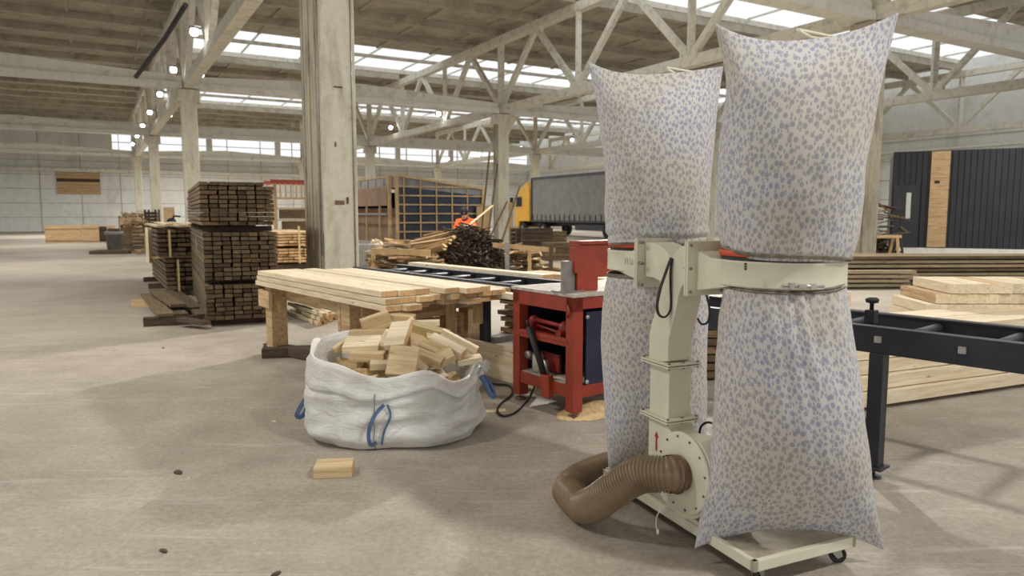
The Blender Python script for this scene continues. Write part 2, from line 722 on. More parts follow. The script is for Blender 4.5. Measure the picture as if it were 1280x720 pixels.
# skylight frames and sagging glazing bars
for i, s in enumerate(sky_u):
    m = MB()
    for e in (-3.0, 3.0):
        m.box((19.5, s + e, 9.8), (39, .16, .22), mat='truss_paint', M=MH)
    for q in range(13):
        m.box((1 + q * 3.0, s, 9.95), (.07, 6.0, .07), mat='truss_paint', M=MH)
    m.box((19.5, s - .4, 9.78), (39, .12, .16), mat='column_bare', M=MH)
    o = m.build('skylight_frame')
    struct(o, 'long skylight strip in the roof')
# brace rod hanging in the near left bay
mb = MB()
mb.tube([A(170, 96, 22), A(206, 48, 20.5), A(232, 6, 19)], .07, 6)
struct(mb.build('brace_rod', 'dark_steel'), 'dark steel brace rod under the roof')

# ---- walls
wl = MB()
UF = 62.0


def wallbox(v0, v1, z0, z1, mat='wall_paint'):
    wl.box(((v0 + v1) / 2, UF + .15, (z0 + z1) / 2), (v1 - v0, .3, z1 - z0), mat=mat, M=MH)


wallbox(-40, 41, 0, 6.9)
wallbox(-40, 41, 8.6, 10.4)
wallbox(-40, -1.5, 6.9, 8.6)
for q in range(7):
    wallbox(q * 6.2, q * 6.2 + .5, 6.9, 8.6)
for q in range(28):
    wl.box((-40 + q * 3.0, UF - .02, 4.2), (.03, .06, 8.4), mat='column_bare', M=MH)
for z in (1.2, 2.4, 3.6, 4.8, 6.0):
    wl.box((0, UF - .02, z), (82, .05, .03), mat='column_bare', M=MH)
wl.box((0, UF - .25, 5.2), (82, .3, .3), mat='truss_paint', M=MH)
struct(wl.build('wall_far'), 'pale painted panel wall at the far end')
wr = MB()
wr.box((41.15, 20, 3.4), (.3, 84, 6.8), mat='wall_paint', M=MH)
wr.box((41.15, 20, 8.6), (.3, 84, 3.6), mat='wall_paint', M=MH)
for z in (1.2, 2.4, 3.6, 4.8, 6.0):
    wr.box((40.98, 20, z), (.04, 84, .03), mat='column_bare', M=MH)
struct(wr.build('wall_right'), 'pale painted panel wall on the right side')
# glazing bars of the two window bands
m = MB()
for q in range(14):
    m.box((-1 + q * 3, UF + .15, 7.75), (.05, .06, 1.7), M=MH)
m.box((19.7, UF + .15, 7.75), (42.6, .06, .06), M=MH)
struct(m.build('window_1', 'truss_paint'), 'high window band of the far wall')
# pipes on the right wall
m = MB()
for z in (5.0, 5.3):
    m.tube([H(40.6, -15, z), H(40.6, 55, z)], .07, 8)
m.tube([H(40.7, 4.5, 0), H(40.7, 4.5, 9)], .09, 8)
struct(m.build('wall_pipe', 'truss_paint'), 'pipes along the right wall')

# boarded hatch and bare concrete band on the far wall, at the left
pa, pb = onp(70, 215, H(0, UF - .1), U), onp(126, 243, H(0, UF - .1), U)
hx = ((pa + pb) / 2)
m = MB()
L = (pb - pa).to_2d().length
hz = (pa.z - pb.z)
for q in range(7):
    if q != 4:
        m.box((0, 0, -hz / 2 + hz / 7 * (q + .5)), (L, .06, hz / 7 * .93), mat='timber')
m.box((0, .05, 0), (L, .04, hz), mat='dark_timber')
o = m.build('wall_hatch', loc=hx, rotz=HALL)
tag(o, 'large hatch boarded with tan planks high on the far wall', 'hatch')

# ---- lamps
lamp_rows = [(-.42, (12, 18.3, 24.5, 31, 37.5, 44, 50.5), 'lamps on the left side of the left truss row'),
             (.55, (18.7, 31.5, 48), 'lamps on the right side of the left truss row'),
             (12.6, (24, 31, 38, 45), 'lamps along the middle truss row'),
             (26.2, (24, 31.5, 38.5, 45.5, 52), 'lamps along the third truss row')]
first = None
for (v, us, grp) in lamp_rows:
    for i, u in enumerate(us):
        p = H(v, u, 6.6)
        lab = 'bright floodlight on the %s, %s' % (grp.split(' the ', 1)[1].replace(' of the ', ' of ').replace(' row', ''), ['nearest', 'second nearest', 'third nearest', 'fourth nearest', 'fifth nearest', 'sixth nearest', 'farthest'][i])
        t = thing('floodlight', lab, 'floodlight', p, HALL, 'floodlights along the trusses')
        if first is None:
            m = MB()
            m.box((0, 0, .1), (.26, .1, .26), rot=(rad(35), 0, 0))
            m.beam((0, 0, .2), (.3, 0, .2), .05, .05)
            a = m.build('lamp_body', 'grey_steel', t, bevel=.01)
            m = MB()
            m.lathe([(0, -.02), (.08, -.015), (.11, 0), (.1, .02)], 14, M=Matrix.Translation((0, -.07, .05)) @ Matrix.Rotation(rad(35), 4, 'X') @ Matrix.Rotation(rad(90), 4, 'X'))
            b = m.build('lamp_lens', 'lamp_glow', t)
            first = (a, b)
        else:
            for s in first:
                c = s.copy()
                COL.objects.link(c)
                c.parent = t


def area(name, loc, size, e, col=(1, .965, .9), tgt=None, size_y=None):
    l = bpy.data.lights.new(name, 'AREA')
    l.energy = e
    l.color = col
    l.size = size
    if size_y:
        l.shape = 'RECTANGLE'
        l.size_y = size_y
    o = bpy.data.objects.new(name, l)
    COL.objects.link(o)
    o.location = loc
    if tgt is not None:
        o.rotation_euler = (Vector(tgt) - Vector(loc)).to_track_quat('-Z', 'Y').to_euler()
    return o


# the hall's lamps as light: rows hung under the trusses
for v, us in ((0, (6, 18, 30, 42, 54)), (13, (-12, -3, 6, 18, 30, 42, 54)), (26, (-6, 6, 18, 30, 42, 54)), (-10, (0, 14, 30, 46))):
    for u in us:
        p = H(v + 4.2, u, 5.9)
        area('row_lamp_light', p, .7, (330 if u < 40 else 640) if u > 0 else 270, tgt=p - Vector((0, 0, 1)))
# floodlight high behind the camera on the right: the hard key on bags and floor
p = Vector((4.2, .8, 6.3))
area('near_lamp_light', p, .45, 250, (1, .97, .92), tgt=(0.6, 4.6, .4))
p = Vector((-5.0, 2.5, 6.6))
area('near_left_lamp_light', p, .6, 170, (1, .97, .92), tgt=(0, 6, .2))

p = H(8.6, 2.6, 6.4)
area('bay_lamp_light', p, .35, 1250, (1, .97, .91), tgt=(-1.6, 6.8, .5))
# ================================================================ background: lumber stacks on the left
# ---- the tall stack of dark boards, three bundles on top of each other
S0 = G(258, 409)
S1 = G(350, 404)
sv = (S1 - S0).normalized()
SW = (S1 - S0).length
su = Vector((-sv.y, sv.x, 0))
su = (su + U).normalized()
NB = 8
bw = SW / NB
sang = math.atan2(su.y, su.x)
# bearers under the stack
for q, dd in enumerate((.25, 2.2, 4.1)):
    plank_pp('bearer', S0 + su * dd + Vector((0, 0, .045)) + sv * -.02, S0 + su * dd + sv * (SW + .03) + Vector((0, 0, .045)), .1, .085, 'dark_timber', 'dark_timber',
             ['front bearer beam under the tall dark lumber stack', 'middle bearer beam under the tall dark lumber stack', 'rear bearer beam under the tall dark lumber stack'][q], 'beam')
ztop = A(262, 226, S0.y).z
nrows = (8, 11, 10)
gaps = (0, .055, .085)
tot = sum(nrows)
pitch = (ztop - .09 - sum(gaps)) / tot
bt = pitch * .79
z = .09
bl = ['bottom', 'middle', 'top']
bl_ = bl
for b in range(3):
    z += gaps[b]
    if gaps[b]:
        for q, dd in enumerate((.35, 2.2, 4.0)):
            plank_pp('spacer', S0 + su * dd + Vector((0, 0, z - gaps[b] / 2 - .004)) + sv * .02, S0 + su * dd + sv * (SW - .02) + Vector((0, 0, z - gaps[b] / 2 - .004)), .08, gaps[b] - .016,
                     'dark_timber', 'dark_timber', 'spacer lath between the %s two bundles of the tall stack, %s' % (['', 'lower', 'upper'][b], ['front', 'middle', 'rear'][q]), 'spacer')
    for r in range(nrows[b]):
        if r > 0:
            zs = z + r * pitch + (bt - pitch) / 2 + .0005
            plank_pp('sticker_lath', S0 + su * .16 + sv * .02 + Vector((0, 0, zs)), S0 + su * .16 + sv * (SW - .02) + Vector((0, 0, zs)), .05, pitch - bt - .003, 'dark_timber', 'dark_timber',
                     'thin lath between two board rows of the %s bundle in the tall stack' % bl_[b], 'lath', 'laths between the rows of the %s bundle in the tall stack' % bl_[b])
        rowj = R.uniform(-.02, .02) * (2 if b == 0 else 1)
        Ls = 4.5 if b != 0 else 4.2
        skip = NB if r > 0 or b < 2 else NB
        for k in range(skip):
            if b == 2 and r == nrows[b] - 1 and k == NB - 1:
                continue
            off = rowj + R.uniform(-.03, .03) + (.05 if b == 2 else (0.0 if b == 1 else -.02))
            wj = R.uniform(.86, .96) * bw
            L = Ls + R.uniform(-.12, .12)
            x = (k + .5) * bw + R.uniform(-.006, .006) - (.015 if b == 2 else 0)
            p = S0 + sv * x + su * (off + L / 2) + Vector((0, 0, z + r * pitch + pitch / 2))
            plank('stacked_board', round(L, 1), round(wj, 2) - .004, round(bt, 3) - .001, 'weathered', 'weathered_end', p,
                  (0, 0, sang + R.uniform(-.003, .003)), 'weathered brown board in the %s bundle of the tall lumber stack' % bl[b], 'board',
                  'boards of the %s bundle in the tall lumber stack' % bl[b])
    z += nrows[b] * pitch
o = MB().box((0, 0, 0), (.005, .13, .21)).build('paper_tag', 'paper_white', loc=S0 + su * 1.05 + Vector((0, 0, A(262, 305, S0.y + .9).z)) - sv * .035, rotz=math.atan2(sv.y, sv.x))
tag(o, 'white paper tag stapled to the side of the tall lumber stack', 'tag')

# ---- low banded stack of dark boards behind it, on the left
T0 = G(201, 371)
T1 = T0 + V * 1.5
for b, (n, z0, dx) in enumerate(((7, .12, .1), (6, .74, -.02))):
    for r in range(n):
        for k in range(6):
            p = T0 + V * (dx + (k + .5) * .16 + R.uniform(-.01, .01)) + U * (1.9 + R.uniform(-.1, .1)) + Vector((0, 0, z0 + r * .082 + .03))
            plank('stacked_board', 3.8, .145, .055, 'weathered', 'weathered_end', p, (0, 0, HALL + math.pi / 2), 'dark board in the %s bundle of the low banded stack' % ['lower', 'upper'][b],
                  'board', 'boards of the %s bundle in the low banded stack' % ['lower', 'upper'][b])
        if r < n - 1:
            continue
    top = z0 + n * .082
    m = MB()
    m.box((0, 0, (z0 + top) / 2 - .02), (.035, .012, top - z0), M=Matrix.Translation(T0 + V * (dx + .2) - U * .13) @ Matrix.Rotation(HALL, 4, 'Z'))
    tag(m.build('packing_band', 'yellow_strap'), 'pale yellow band down the %s bundle of the low stack' % ['lower', 'upper'][b], 'strap')
for q, dd in enumerate((.1, 1.7, 3.4)):
    plank_pp('bearer', T0 + U * dd - V * .1 + Vector((0, 0, .05)), T0 + U * dd + V * 1.1 + Vector((0, 0, .05)), .1, .1, 'dark_timber', 'dark_timber', '%s bearer under the low banded stack' % ['front', 'middle', 'rear'][q], 'beam')
    plank_pp('spacer', T0 + U * (dd + .05) - V * .12 + Vector((0, 0, .71)), T0 + U * (dd + .05) + V * 1.05 + Vector((0, 0, .71)), .12, .04, 'timber', 'pine_end', '%s spacer between the bundles of the low banded stack' % ['front', 'middle', 'rear'][q], 'spacer')
for k in range(6):
    p = T0 + V * (k * .16 + .06) + U * 1.8 + Vector((0, 0, 1.27 + (k % 2) * .03))
    plank('pale_board', 3.7, .14, .03, 'pine', 'pine_end', p, (0, 0, HALL + math.pi / 2 + R.uniform(-.03, .03)), 'pale board lying on top of the low banded stack', 'board', 'pale boards on top of the low banded stack')
plank_pp('upright_board', T0 - V * .14 + U * .1 + Vector((0, 0, .62)), T0 - V * .14 + U * .1 + Vector((0, 0, 1.25)), .14, .05, 'pine', 'pine_end', 'pale short board standing against the low banded stack', 'board')

# ---- loose boards on bearers on the floor in front
plank_pp('bearer', G(167, 383) + Vector((0, 0, .06)), G(204, 384) + Vector((0, 0, .06)), .12, .12, 'timber', 'pine_end', 'short tan beam end on the floor behind the loose boards', 'beam')
plank_pp('bearer', G(180, 408) + Vector((0, 0, .06)), G(262, 404) + Vector((0, 0, .06)), .12, .12, 'dark_timber', 'pine_end', 'beam end on the floor under the front of the loose boards', 'beam')
for i, (a, b, c, d, zz, lb) in enumerate(((184, 368, 207, 394, .15, 'leftmost loose grey board sloping on the floor bearers'), (194, 363, 223, 382, .22, 'loose grey board, topmost on the floor bearers'),
                                          (208, 364, 240, 386, .15, 'loose dark board beside the tall stack'), (219, 366, 256, 394, .12, 'loose dark board closest to the tall stack'),
                                          (200, 372, 226, 394, .13, 'loose board under the others by the low stack'))):
    plank_pp('loose_board', G(a, b, zz + .02), G(c, d, zz), .2, .04, 'weathered', 'weathered_end', lb, 'board')
plank_pp('loose_board', G(226, 399, .10), G(258, 404, .08), .14, .05, 'dark_timber', 'weathered_end', 'dark board tucked against the tall stack base', 'board')

# ---- behind the big column: olive lumber pack, rack, sticks
Y0 = 15.6
p0 = A(345, 333, Y0)
q0 = G(352, 345)
for b in range(2):
    for r in range(5):
        for k in range(8):
            p = q0 + V * (k * .125) + U * (1.5 + R.uniform(-.08, .08)) + Vector((0, 0, .35 + b * .40 + r * .07))
            plank('lumber_pack_board', 3, .12, .05, 'timber', 'pine_end', p, (0, 0, HALL + math.pi / 2), 'tan board in the pack behind the big column, %s bundle' % ['lower', 'upper'][b], 'board', 'tan boards in the pack behind the column, %s bundle' % ['lower', 'upper'][b])
for q in range(3):
    plank_pp('bearer', q0 + U * (.2 + q * 1.2) - V * .1 + Vector((0, 0, .14)), q0 + U * (.2 + q * 1.2) + V * 1.05 + Vector((0, 0, .14)), .26, .26, 'dark_timber', 'dark_timber', '%s thick bearer under the tan lumber pack' % ['front', 'middle', 'rear'][q], 'beam')
m = MB()
m.box((0, 0, .75), (.05, .015, .9), M=Matrix.Translation(q0 + V * .42 - U * .1) @ Matrix.Rotation(HALL, 4, 'Z'))
tag(m.build('packing_band', 'yellow_strap'), 'yellow band hanging down the tan lumber pack', 'strap')
# rack with red top rail
rp = G(346, 316)
t = thing('storage_rack', 'tall wooden rack with a red top rail behind the big column', 'rack', rp, HALL)
for i, (x, y) in enumerate(((0, 0), (2.6, 0), (0, 1.2), (2.6, 1.2))):
    MB().box((x, y, 1.35), (.12, .12, 2.7)).build('post', 'timber', t)
for z in (.5, 1.25, 1.7, 2.1):
    m = MB()
    for q in range(5):
        m.box((1.3, q * .3, z), (2.8, .14, .05))
    m.build('shelf', 'timber', t)
m = MB()
m.box((1.3, -.02, 2.72), (2.9, .14, .14))
m.box((1.3, 1.2, 2.72), (2.9, .14, .14))
m.build('top_rail', 'red_paint', t)
m = MB()
for q in range(14):
    m.box((q * .2, -.04, 2.35), (.05, .04, .6))
m.build('lath_guard', 'timber', t)
m = MB()
m.box((1.2, .5, 1.0), (1.6, .7, .4))
m.box((.9, .5, 1.48), (1.2, .6, .36))
m.build('stored_boards', 'weathered', t)

# sticks on the floor
for i in range(16):
    a = R.uniform(0, 1)
    lay = i // 6
    px, py = 386 + (i % 6) * 7.0 + lay * 3, 405 - abs((i % 6) - 2.0) * 2.6
    p1 = G(px, py, 0.03) + Vector((0, 0, lay * .06))
    p0 = G(px - 27 + R.uniform(-4, 4), py - 13 + R.uniform(-3, 3), .03) + Vector((0, 0, lay * .06))
    plank_pp('squared_stick', p0, p1, .055, .05, 'pine', 'pine_end', 'squared pale stick in the bunch on the floor behind the plank table', 'stick', 'bunch of sticks on the floor behind the plank table')

# ---- far left: boards, bin, crates against the wall
fb = [(104, 303, 122, 281, 'timber', 'board_panel', 'tan board panel standing at the far left wall'),
      (123, 302, 134, 283, 'dark_timber', 'board_panel', 'dark board panel between two tan ones at the far left'),
      (135, 302, 143, 282, 'timber', 'board_panel', 'narrow tan board panel beside the grey bin'),
      (60, 303, 98, 282, 'timber', 'board_panel', 'wide tan board panel at the far left end')]
for (x0, y0, x1, y1, mt, nm, lb) in fb:
    a = G(x0, y0)
    b = A(x1, y1, a.y)
    W = b.x - a.x
    m = MB()
    m.box((0, 0, b.z / 2), (W, .06, b.z))
    for z in (.15, b.z - .12):
        m.box((0, -.05, z), (W, .04, .1))
    tag(m.build(nm, mt, loc=((a.x + b.x) / 2, a.y, 0), rotz=.3), lb, 'panel')
# low plinth band of the far left wall
a = G(144, 319)
r_ = .3
g = G(144, 316)
t = thing('waste_bin', 'tall grey plastic bin with scraps on a pallet at the far left', 'bin', g + Vector((0, 0, .12)))
m = MB()
hh = A(144, 289, g.y).z - .12
m.lathe([(0, 0), (.26, 0), (.3, hh * .8), (.33, hh * .8), (.33, hh), (.3, hh), (.28, hh - .05), (0, hh - .06)], 20)
m.build('bin_body', 'grey_plastic', t)
m = MB()
for q in range(10):
    m.box((R.uniform(-.18, .18), R.uniform(-.18, .18), hh), (.2, .12, .08), rot=(R.random(), R.random(), R.random() * 3))
m.build('scraps', 'dark_timber', t)


def pallet(loc, rz, label, W=1.2, D=.8):
    t = thing('pallet', label, 'pallet', loc, rz)
    m = MB()
    for q in range(5):
        m.box((0, -D / 2 + .07 + q * (D - .14) / 4, .12), (W, .11, .022))
    m.build('deck_boards', 'weathered', t)
    for q in (-1, 0, 1):
        MB().box((0, q * (D / 2 - .06), .055), (W, .09, .1)).build('skid', 'dark_timber', t)
    return t


pallet(G(141, 317) + Vector((0, 0, 0)), .2, 'low pallet under the grey bin at the far left', 1.3, 1.0)


def crate(x0, x1, yb, yt, lab, mt='slabwood', D=1.1, fill=True, name='scrap_crate', cat='crate'):
    a, b = G(x0, yb), G(x1, yb)
    tz = A(x0, yt, a.y).z
    W = (b - a).length
    t = thing(name, lab, cat, (a + b) / 2, 0.2)
    for sx in (-1, 1):
        for sy in (0, 1):
            MB().box((sx * W / 2, sy * D, tz / 2), (.08, .08, tz)).build('corner_post', 'dark_timber', t)
    m = MB()
    n = max(3, int(tz / .16))
    for q in range(n):
        z = .08 + q * (tz - .1) / n
        m.box((0, -.05, z), (W, .03, (tz / n) * .8))
        m.box((-W / 2 - .03, D / 2, z), (.03, D, (tz / n) * .8))
        m.box((W / 2 + .03, D / 2, z), (.03, D, (tz / n) * .8))
    m.build('slats', mt, t)
    if fill:
        m = MB()
        for q in range(50):
            m.box((R.uniform(-.42, .42) * W, R.uniform(.1, .9) * D, tz + R.uniform(-.1, .28) * (1 - abs(R.uniform(-1, 1)))), (R.uniform(.15, .5), R.uniform(.05, .14), .04), rot=(R.uniform(-.4, .4), R.uniform(-.4, .4), R.uniform(0, 3.1)))
        o = m.build('offcuts', 'timber', t)
        o['kind'] = 'stuff'
    return t


crate(155, 180, 311, 281, 'reddish slatted crate heaped with offcuts beside the grey bin', 'slabwood')
crate(152, 178, 300, 270, 'pale tall box of offcuts behind the slatted crate', 'timber', fill=True)
crate(184, 196, 306, 262, 'narrow dark cabinet standing left of the far white column', 'dark_timber', .6, False, 'open_cabinet', 'cabinet')
g = G(213, 300)
m = MB()
tz = A(213, 259, g.y).z
m.box((0, 0, tz / 2), (.62, .05, tz))
for z in (.1, tz - .1, tz / 2):
    m.box((0, -.04, z), (.6, .03, .08))
tag(m.build('plywood_sheet', 'timber', loc=g), 'upright tan plywood sheet right of the far white column', 'sheet')
g = G(201, 303)
tz = A(201, 272, g.y).z
plank_pp('white_post', g, g + Vector((-.05, 0, tz)), .12, .1, 'pine', 'pine_end', 'thin pale post standing in front of the far column', 'post')
# work bench with clutter
g = G(182, 312)
t = thing('work_bench', 'low wooden bench with pale top beyond the low banded stack', 'bench', g, .2)
MB().box((1.0, .4, .62), (2.4, .8, .08)).build('bench_top', 'timber', t)
for x in (0, 2.0):
    for y in (.1, .7):
        MB().box((x, y, .29), (.1, .1, .58)).build('leg', 'timber', t)
for i in range(7):
    p = G(160 + i * 5.5, 314 + (i % 3), .05)
    plank_pp('offcut', p, p + Vector((.28, .1 * (i % 3 - 1), .03)), .16, .09, 'slabwood', 'pine_end', 'brown offcut on the floor before the slatted crate', 'offcut', 'offcuts on the floor before the slatted crate')
# machine silhouette beyond the low stack
g = G(216, 312)
t = thing('mitre_saw', 'dark mitre saw on a stand behind the low banded stack', 'saw', g, .4)
for x in (-.3, .3):
    for y in (-.2, .2):
        m = MB()
        m.beam((x * 1.3, y * 1.4, 0), (x * .8, y, .8), .05, .05)
        m.build('leg', 'dark_steel', t)
MB().box((0, 0, .85), (.8, .5, .1)).build('saw_table', 'grey_steel', t, bevel=.01)
m = MB()
m.lathe([(0, -.02), (.2, -.02), (.2, .02), (0, .02)], 20, M=Matrix.Translation((0, 0, 1.12)) @ Matrix.Rotation(math.pi / 2, 4, 'X'))
m.build('blade_guard', 'blue_paint', t)
m = MB()
m.tube([(0, .2, .9), (0, .25, 1.2), (.1, 0, 1.4), (.35, -.15, 1.38)], .04, 8)
m.build('handle', 'cable_black', t)

# ================================================================ framed panel house
hc = G(497, 304)
t = thing('panel_house', 'timber framed modular house with dark panes behind a tan lath grid', 'house', hc, HALL)
WV, LU = 4.9, 8.5
HC = A(497, 219, hc.y).z
cn = H(0, 0)
HR = HC - .62
sl = lambda x: HC + (HR - HC) * x / WV
# dark glazed gable wall
m = MB()
m.prism([(0.02, .15), (WV, .15), (WV, sl(WV) - .06), (0.02, HC - .06)], 0.06, .14)
m.build('dark_wall', 'cabin_glass', t)
m = MB()
m.prism([(0.05, HC - .55), (WV, HR - .36), (WV, sl(WV) - .06), (0.05, HC - .06)], 0.02, .055)
m.build('clear_film_band', 'pale_film', t)
nv = 6
for q in range(nv):
    x = .38 + (WV - .4) * q / (nv - 1)
    MB().box((x, 0, (sl(x) + .1) / 2), (.065, .05, sl(x) - .1)).build('upright', 'purlin_board', t)
for q in range(7):
    z = HC - .55 - q * .46
    MB().box((WV / 2, -.04, z), (WV + .1, .04, .07)).build('crosspiece', 'purlin_board', t)
m = MB()
m.beam((-.1, -.03, HC), (WV + .1, -.03, HR), .12, .1)
m.build('roof_edge', 'purlin_board', t)
for (x, y) in ((0, 0), (-.28, .3), (WV, 0), (0, LU), (WV, LU)):
    MB().box((x, y, HC / 2 if x < WV else HR / 2), (.15, .15, HC if x < WV else HR)).build('corner_post', 'purlin_board', t)
m = MB()
m.prism([(0.2, HC - .05), (WV, HR - .05), (WV, HR), (.2, HC)], .2, LU)
m.build('roof_sheet', 'brown_board', t)
# long side: clear strip, eave board, open bays
m = MB()
m.box((0.0, LU / 2, HC - .28), (.03, LU, .5))
m.build('clear_strip', 'pale_film', t)
for q in range(7):
    MB().box((-.03, .6 + q * 1.25, HC - .28), (.04, .07, .5)).build('strip_upright', 'purlin_board', t)
for z in (HC - .02, HC - .56):
    MB().box((-.04, LU / 2, z), (.06, LU, .09)).build('long_rail', 'purlin_board', t)
m = MB()
m.box((-.32, LU / 2 + .3, HC - 1.05), (.06, LU - .4, .95))
m.build('eave_board', 'brown_board', t)
MB().box((-.33, LU / 2 + .3, HC - 1.95), (.08, LU - .4, .1)).build('mid_rail', 'grey_steel', t)
m = MB()
m.box((.5, LU / 2, .95), (.06, LU - .6, 1.7))
m.build('inner_partition', 'brown_board', t)
for q in range(4):
    MB().box((-.3, 1.7 + q * 2.1, (HC - .6) / 2), (.1, .1, HC - .6)).build('bay_post', 'purlin_board', t)
m = MB()
m.box((WV / 2, LU, HR / 2), (WV, .08, HR))
m.box((WV, LU / 2, HR / 2), (.08, LU, HR))
m.build('rear_wall', 'dark_cladding', t)
MB().box((WV / 2, LU / 2, .06), (WV, LU, .1)).build('floor_deck', 'brown_board', t)

# tan panels between the house and the column
for (x0, y0, x1, y1, lb) in ((596, 300, 613, 258, 'tan board wall panel standing right of the framed house'), (636, 306, 641, 253, 'narrow tan board standing by the truck cab')):
    a = G(x0, y0 + 2)
    tz = A(x0, y1, a.y).z
    W = abs(G(x1, y0 + 2).x - a.x)
    m = MB()
    m.box((W / 2, 0, tz / 2), (W, .06, tz), mat='purlin_board')
    for q in range(3):
        m.box((W / 2, -.05, tz * (.2 + .3 * q)), (W, .04, .06), mat='timber')
    tag(m.build('board_panel', loc=a), lb, 'panel')

# ================================================================ truck with curtain trailer
rear = Vector((10.2, 39.2, 0))
frnt = Vector((3.6, 51.7, 0))
tu = (frnt - rear).normalized()
LT = (frnt - rear).length
tang = math.atan2(tu.y, tu.x)     # local X = forward
t = thing('truck', 'yellow cab truck with a long grey curtain sided trailer', 'truck', rear, tang)
TH = 3.95
ZB = 1.0
m = MB()
n = 80
prev = None
poly = []
for q in range(n + 1):
    x = LT * q / n
    poly.append((x, .015 * math.sin(q * 1.7) + .02 * math.sin(q * .6)))
for side in (2.5,):
    vs = []
    for x, d in poly:
        vs.append((m.bm.verts.new((x, side + d, ZB)), m.bm.verts.new((x, side + d * .5, TH - .1))))
    for q in range(n):
        m.bm.faces.new((vs[q][0], vs[q + 1][0], vs[q + 1][1], vs[q][1]))
m.box((LT / 2, 1.24, (ZB + TH) / 2), (LT, 2.46, TH - ZB - .1))
m.build('curtain_body', 'curtain_grey', t)
m = MB()
m.box((LT / 2, 2.5, TH - .05), (LT + .06, .1, .16))
m.box((LT / 2, 2.5, ZB), (LT + .06, .08, .12))
m.box((0, 2.5, (ZB + TH) / 2), (.12, .12, TH - ZB))
m.box((LT, 2.5, (ZB + TH) / 2), (.12, .12, TH - ZB))
m.build('trailer_rails', 'dark_steel', t)
m = MB()
for q in range(24):
    x = .4 + q * (LT - .6) / 23
    m.box((x, 2.54, ZB + .22), (.05, .03, .42))
m.build('curtain_straps', 'cable_black', t)['kind'] = 'stuff'
m = MB()
for dz in (3.1, 2.75):
    m.box((2.2, 2.53, dz), (.28, .02, .2))
m.build('curtain_patch', 'cable_black', t)
m = MB()
m.box((LT / 2, 1.25, .85), (LT - .4, 1.0, .28))
m.box((LT * .45, 2.3, .65), (LT * .35, .1, .4))
m.build('chassis', 'dark_steel', t)


def wheel(x, y, r=.5, w=.3, name='wheel'):
    M = Matrix.Translation((x, y, r)) @ Matrix.Rotation(math.pi / 2, 4, 'X')
    m = MB()
    m.lathe([(r * .5, -w / 2), (r * .92, -w / 2), (r, -w * .35), (r, w * .35), (r * .92, w / 2), (r * .5, w / 2)], 24, M=M)
    o = m.build(name, 'tyre', t)
    m = MB()
    m.lathe([(0, -w * .38), (r * .2, -w * .42), (r * .22, -w * .3), (r * .5, -w * .25), (r * .5, w * .2), (0, w * .2)], 18, M=M)
    m.build('hub', 'grey_steel', o)


for x in (2.6, 3.95, 5.3):
    wheel(x, 2.25)
    wheel(x, .25)
# cab
cx = LT + .5
m = MB()
m.prism([(cx, .95), (cx, 3.1), (cx + .25, 3.75), (cx + .8, 3.55), (cx + 1.9, 3.0), (cx + 2.15, 2.0), (cx + 2.25, 1.0), (cx + 1.9, .5), (cx + 1.6, .5), (cx + 1.5, .95)], .05, 2.45)
m.build('cab', 'truck_yellow', t, bevel=.06)
m = MB()
m.prism([(cx + 1.05, 2.0), (cx + 1.05, 2.7), (cx + 1.75, 2.7), (cx + 1.95, 2.0)], 2.44, 2.48)
m.build('side_window', 'cabin_glass', t)
m = MB()
m.box((cx + 2.0, 2.8, 2.35), (.16, .22, .6))
m.beam((cx + 1.9, 2.4, 2.6), (cx + 2.0, 2.8, 2.6), .05, .05)
m.build('mirror', 'cable_black', t, bevel=.02)
wheel(cx + 1.3, 2.2)
wheel(cx + 1.3, .3)
wheel(cx - 1.6, 2.2)
wheel(cx - 1.6, .3)
m = MB()
m.box((cx - .4, 1.2, .75), (4.2, 1.2, .25))
m.build('tractor_frame', 'cable_black', t)

# ---- grey pallets and bundles in front of the truck
for i, (x, y, lb) in enumerate(((664, 322, 'grey pallet stack before the truck wheels'), (684, 318, 'second grey pallet stack beside it, toward the trailer'), (702, 325, 'low pallet stack nearest the red guard'))):
    g = G(x, y)
    t = thing('pallet_stack', lb, 'pallet stack', g, .5 - i * .2)
    for q in range((7, 6, 4)[i]):
        m = MB()
        for k in range(5):
            m.box((0, -.4 + k * .2, q * .145 + .125), (1.2, .12, .025))
        for k in (-1, 0, 1):
            m.box((0, k * .38, q * .145 + .055), (1.2, .1, .1))
        m.build('pallet_layer', 'dark_timber' if i < 1 else 'weathered', t)
g = G(733, 330)

# ================================================================ firewood, piles
# twig heap
pc = G(583, 346)
rx, ry, hz_ = 1.0, .9, A(585, 283, pc.y).z
m = MB()
for q in range(900):
    th = R.uniform(0, 2 * math.pi)
    rr = math.sqrt(R.random())
    x, y = rx * rr * math.cos(th), ry * rr * math.sin(th)
    z = hz_ * (1 - rr ** 2.2) * R.uniform(.55, 1.0) + .05
    az = R.gauss(2.35, .35)
    L = R.uniform(.35, .8)
    d = Vector((math.cos(az), math.sin(az), R.gauss(0, .2))) * L / 2
    c = Vector((x, y, z))
    m.beam(c - d, c + d, R.uniform(.018, .045), R.uniform(.015, .035))
o = m.build('stick_heap', 'bark_stick', loc=pc)
tag(o, 'dark heap of thin bark sticks beyond the conveyor', 'stick heap', kind='stuff')
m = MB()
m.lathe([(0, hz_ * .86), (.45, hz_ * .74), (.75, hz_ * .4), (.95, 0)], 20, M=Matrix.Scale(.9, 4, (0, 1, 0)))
m.build('heap_core', 'cable_black', o)

